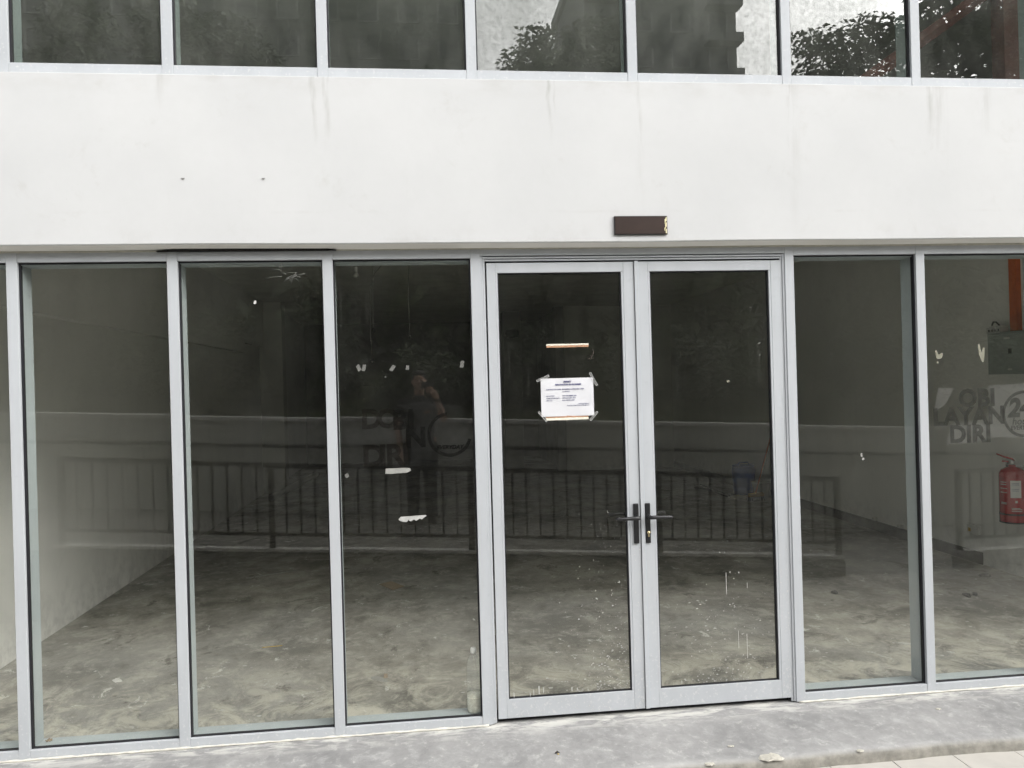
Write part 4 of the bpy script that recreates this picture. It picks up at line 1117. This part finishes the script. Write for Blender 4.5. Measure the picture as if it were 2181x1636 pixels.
# shrubs on the bank
def shrub_proto(seed, n):
    q = random.Random(seed); wood = MB(); cl = []
    for k in range(7):
        a = q.uniform(0, 6.28); r_ = q.uniform(.2, .8); e = (r_ * math.cos(a), r_ * math.sin(a), q.uniform(.4, 1.0)); wood.tube([(0, 0, -.1), (e[0] * .4, e[1] * .4, e[2] * .6), e], [.03, .02, .006], 5)
        s = q.uniform(.30, .5); cl.append((*e, s, s, s * .75))
    cl.append((0, 0, .35, .8, .7, .4))
    w = wood.mesh('stem'); w.materials.append(M['bark']); return w, leaves(cl, n, .13, seed)
sp = [shrub_proto(31, 3600), shrub_proto(32, 3600)]
sp[0][1].materials.append(M['leaf2']); sp[1][1].materials.append(M['leaf1'])
for i in range(18):
    x = -11.5 + i * 1.42 + rnd.uniform(-.2, .2); y = -7.3 + rnd.uniform(-.5, .4)
    o = empty('shrub', (x, y, 1.62 - .02 * max(-8, min(12, x))), 'dark leafy shrub number %s from the left in the hedge row above the boundary wall' % 'one two three four five six seven eight nine ten eleven twelve thirteen fourteen fifteen sixteen seventeen eighteen'.split()[i], 'shrub', 'hedge row shrubs above the boundary wall')
    o.rotation_euler.z = i * 2.1; s = rnd.uniform(.85, 1.15); o.scale = (s, s, s * rnd.uniform(.8, 1.05))
    a = sp[i % 2]; put('stem', a[0], None, o); put('foliage', a[1], None, o)

for i in range(13):
    x = -14 + i * 2.9 + rnd.uniform(-.5, .5); y = -11.5 + rnd.uniform(-.9, .6)
    o = empty('tall_bush', (x, y, 2.15 - .02 * max(-8, min(12, x))), 'tall dense bush number %s from the left in the screen behind the hedge row' % ('one two three four five six seven eight nine ten eleven twelve thirteen'.split()[i]), 'bush', 'tall bushes behind the hedge row')
    o.rotation_euler.z = i * 1.3; s = rnd.uniform(2.9, 3.4); o.scale = (s, s * .8, s * rnd.uniform(1.0, 1.25))
    a = sp[(i + 1) % 2]; put('stem', a[0], None, o); put('foliage', a[1], None, o)

for i in range(9):
    x = -16 + i * 5.6 + rnd.uniform(-.6, .6); y = -25 + rnd.uniform(-1.5, 1.)
    o = empty('far_bush', (x, y, 2.6), 'far rounded bush number %s from the left, filling the gaps under the trees' % ('one two three four five six seven eight nine'.split()[i]), 'bush', 'far bushes under the trees')
    o.rotation_euler.z = i * 1.9; s = rnd.uniform(5.6, 6.4); o.scale = (s, s * .7, s * .95)
    a = sp[i % 2]; put('stem', a[0], None, o); put('foliage', a[1], None, o)

# tower blocks
M['tower'] = plain('weathered grey tower render', (.17, .175, .17), .9, .12, .15)
M['tower2'] = plain('grey painted tower render', (.20, .205, .205), .9, .10, .15)
M['winglass'] = plain('dark window glass', (.10, .105, .11), .3, .1, 3)
M['winframe'] = plain('white window frame', (.5, .5, .5), .6, .05, 3)
def tower(x0, x1, y, dep, H, mat, nw, nf, label, balc):
    o = empty('tower_block', ((x0 + x1) / 2, y, 0), label, 'building', 'tower blocks behind the trees'); w = (x1 - x0) / 2
    MB().box(-w, w, -dep, 0, -.2, H).build('wall', mat, o); MB().box(-w - .3, w + .3, -dep - .3, .3, H + .003, H + 1.0).build('roof', mat, o)
    gm = MB().box(-.75, .75, .004, .03, 0, 1.4).mesh('window'); gm.materials.append(M['winglass'])
    fm = MB().box(-.85, -.755, .002, .12, -.08, 1.5).box(.755, .85, .002, .12, -.08, 1.5).box(-.755, .755, .002, .12, -.08, -.003).mesh('window_frame'); fm.materials.append(M['winframe'])
    bmh = MB().box(-1.5, 1.5, .003, 1.3, -.2, 0).mesh('balcony'); bmh.materials.append(mat)
    bp = MB().box(-1.5, 1.5, 1.25, 1.3, .003, .55).mesh('parapet'); bp.materials.append(mat)
    for fl_ in range(nf):
        z = H - 2.6 - fl_ * 3.0
        for k in range(nw):
            x = -w + 2 * w * (k + .5) / nw
            g_ = put('window', gm, None, o, 0, (x, 0, z)); put('frame', fm, None, g_)
        for s in balc:
            bb = put('balcony', bmh, None, o, 0, (s * (w - 1.38), 0, z - 1.0)); put('parapet', bp, None, bb)
tower(-34, 4.4, -60, 16, 37, M['tower'], 12, 9, 'broad tower block with many windows on the left skyline', ())
tower(14.2, 27.3, -60, 14, 37, M['tower2'], 4, 10, 'tower block with balconies at both edges in the skyline middle', (-1, 1))
tower(3.0, 5.1, -72, 14, 36.5, M['tower'], 1, 5, 'low block squeezed beside the broad tower block', ())

# ------------------------------------------------------------------ the photographer (standing on the ramp, mirrored)
def skin_mat(name, c):
    m, t, b = nodes(name); n = noise(t, 14, 4); t.links.new(mixc(t, mrange(t, n, .3, .7), tuple(k * .9 for k in c), c), b.inputs['Base Color'])
    b.inputs['Roughness'].default_value = .5; b.inputs['Subsurface Weight'].default_value = .05; return m
M['skin'] = skin_mat('skin', (.50, .31, .22)); M['hair'] = plain('black hair', (.012, .010, .009), .5, .3, 40)
M['shirt'] = plain('black polo cloth', (.008, .008, .010), .95, .2, 20); M['trou'] = plain('dark trousers', (.022, .023, .028), .9, .2, 15)
M['shoe'] = plain('dark shoe', (.02, .018, .016), .5, .2, 15); M['pipe_y'] = plain('pale yellow piping', (.62, .55, .30), .7, .1, 30); M['patch_o'] = plain('orange chest patch', (.35, .16, .05), .7, .1, 30)
FZ = ramp_z(-.05)
ps = empty('person', (-.055, -4.62, FZ), 'person in a black polo shirt holding a phone up, mirrored in the pane', 'person')
def remesh(o, v, sm=6):
    r_ = o.modifiers.new('remesh', 'REMESH'); r_.mode = 'VOXEL'; r_.voxel_size = v; r_.use_smooth_shade = True
    s_ = o.modifiers.new('smooth', 'SMOOTH'); s_.factor = .5; s_.iterations = sm
    return o
# body coordinates relative to person root (z from the ramp); stature 1.71
b_ = MB()
b_.ball((0, -.005, 1.605), (.074, .092, .108), 20, 14); b_.ball((0, .030, 1.555), (.056, .062, .058), 16, 10); b_.ball((0, .020, 1.515), (.042, .050, .030), 14, 8)  # skull, jaw, chin
b_.tube([(0, .088, 1.615), (0, .104, 1.582), (0, .096, 1.572)], [.009, .015, .010], 8)                                   # nose
b_.ball((0, .079, 1.547), (.024, .010, .008), 10, 6); b_.ball((0, .078, 1.535), (.021, .010, .007), 10, 6)              # lips
for s in (-1, 1):
    b_.ball((s * .030, .078, 1.628), (.020, .012, .006), 8, 6)                                                            # brow
    b_.ball((s * .076, -.004, 1.590), (.012, .022, .032), 8, 8)                                                           # ear
b_.tube([(0, -.02, 1.33), (0, -.015, 1.44), (0, .0, 1.53)], [.075, .056, .056], 14)                                      # neck
b_.tube([(0, -.02, .90), (0, -.015, 1.05), (0, -.01, 1.20), (0, -.015, 1.33), (0, -.02, 1.385)], [.150, .135, .150, .155, .085], 18)
# right arm raised to the phone
SH, EL, WR = Vector((.185, -.02, 1.345)), Vector((.262, .145, 1.165)), Vector((.195, .255, 1.395))
b_.tube([(.10, -.02, 1.36), SH, SH.lerp(EL, .5), EL, EL.lerp(WR, .35), WR], [.055, .056, .046, .040, .040, .026], 12)
# left arm hanging, slightly bent
b_.tube([(-.10, -.02, 1.36), (-.19, -.02, 1.345), (-.235, -.03, 1.19), (-.25, -.015, 1.06), (-.235, .05, .93), (-.225, .09, .83)], [.055, .056, .047, .040, .036, .026], 12)
# legs
for s in (-1, 1):
    b_.tube([(s * .08, -.02, .95), (s * .095, -.015, .80), (s * .10, .0, .48), (s * .10, -.02, .30), (s * .105, -.02, .06)], [.095, .088, .058, .056, .036], 12)
# right palm + thumb and fingers round the phone ; left hand relaxed
pal = Vector((.150, .285, 1.475))
b_.tube([WR, WR.lerp(pal, .5), pal], [.026, .034, .034], 10, flat=1.1)
for k, (ln, dz) in enumerate(((.062, .050), (.070, .028), (.066, .006), (.052, -.014))):
    a = pal + Vector((.0, .012, dz)); m_ = a + Vector((-.022, .034, .004)); e = m_ + Vector((-ln * .75, .010 - .004 * k, -.002))
    b_.tube([pal + Vector((0, 0, dz * .5)), a, m_, e], [.011, .0105, .0095, .0075], 8)
b_.tube([pal + Vector((-.005, -.01, -.02)), pal + Vector((-.035, -.012, -.012)), pal + Vector((-.07, -.004, .0))], [.013, .011, .008], 8)
lp = Vector((-.225, .105, .76)); b_.tube([(-.225, .09, .83), lp], [.026, .032], 10)
for k, (ln, dx) in enumerate(((.070, .024), (.078, .008), (.072, -.008), (.056, -.022))):
    a = lp + Vector((0, dx, -.02)); b_.tube([lp, a, a + Vector((.006, .004, -ln * .55)), a + Vector((.020, .008, -ln))], [.011, .010, .009, .007], 8)
b_.tube([lp, lp + Vector((.02, .03, -.015)), lp + Vector((.028, .038, -.05))], [.012, .010, .008], 8)
remesh(b_.build('body', M['skin'], ps), .0055, 4)
for s in (-1, 1):
    e_ = MB().ball((s * .030, .0795, 1.607), (.013, .008, .006), 10, 6).build('eye', M['hair'], ps)
h_ = MB().ball((0, -.022, 1.632), (.082, .098, .090), 20, 14)
h_.ball((0, .030, 1.690), (.064, .055, .034), 14, 8); h_.ball((0, -.065, 1.575), (.066, .050, .07), 14, 8)
q = random.Random(2)
for k in range(26):
    a = q.uniform(-1.3, 1.3); h_.tube([(.065 * math.sin(a), .035 * math.cos(a), 1.70), (.072 * math.sin(a), .068 * math.cos(a), 1.675 + q.uniform(-.006, .014))], [.014, .006], 6)
remesh(h_.build('hair', M['hair'], ps), .006, 2)
s_ = MB()
s_.tube([(0, -.02, .86), (0, -.015, 1.02), (0, -.008, 1.20), (0, -.013, 1.33), (0, -.018, 1.405)], [.172, .158, .170, .172, .082], 22)
s_.tube([(.05, -.02, 1.355), (.185, -.02, 1.352), SH.lerp(EL, .62)], [.068, .072, .066], 14)
s_.tube([(-.05, -.02, 1.355), (-.19, -.02, 1.352), (-.238, -.03, 1.195)], [.068, .072, .066], 14)
remesh(s_.build('shirt', M['shirt'], ps), .010, 5)
c_ = MB()
for k in range(14):
    a0 = R(-70 + 320 * k / 14 + 110); a1 = R(-70 + 320 * (k + 1) / 14 + 110)
    v = []
    for a in (a0, a1):
        v += [(.068 * math.cos(a), -.008 + .066 * math.sin(a), 1.435), (.098 * math.cos(a), -.008 + .095 * math.sin(a), 1.385), (.102 * math.cos(a), -.008 + .099 * math.sin(a), 1.385), (.072 * math.cos(a), -.008 + .070 * math.sin(a), 1.438)]
    c_.add(v, [(0, 1, 5, 4), (1, 2, 6, 5), (2, 3, 7, 6), (3, 0, 4, 7)], True)
cl_ = c_.build('collar', M['shirt'], ps)
for s in (-1, 1): MB().tube([(s * .066, .075, 1.432), (s * .088, .082, 1.392)], .0035, 6).build('collar_piping', M['pipe_y'], ps)
MB().box(.055, .115, .150, .158, 1.245, 1.268).build('chest_patch', M['patch_o'], ps)
t_ = MB(); t_.tube([(0, -.02, .80), (0, -.02, .99)], [.165, .158], 20)
for s in (-1, 1): t_.tube([(s * .08, -.02, .90), (s * .096, -.015, .78), (s * .10, .0, .48), (s * .10, -.018, .28), (s * .105, -.015, .05)], [.108, .102, .078, .072, .066], 14)
remesh(t_.build('trousers', M['trou'], ps), .012, 4)
for s in (-1, 1):
    sh_ = MB(); sh_.tube([(s * .105, -.09, .04), (s * .108, .0, .05), (s * .118, .10, .036), (s * .122, .165, .028)], [.036, .046, .044, .026], 12); remesh(sh_.build('shoe', M['shoe'], ps), .008, 3)
wb = WR.lerp(EL, .06)
MB().lathe([(.027, -.007), (.031, -.005), (.031, .005), (.027, .007)], wb, 14).build('wrist_band', M['black'], ps)
ph = empty('phone', (.02, CY - .016, CH + .012), 'dark phone held sideways in front of the face of the mirrored person', 'phone')
MB().box(-.055, .092, -.0065, .0015, -.040, .032).build('case', M['black'], ph, .003)
MB().lathe([(.006, .0), (.006, .001)], n=12).build('lens', M['winglass'], ph, 0, (-.02, .002, -.012)).rotation_euler = (R(-90), 0, 0)
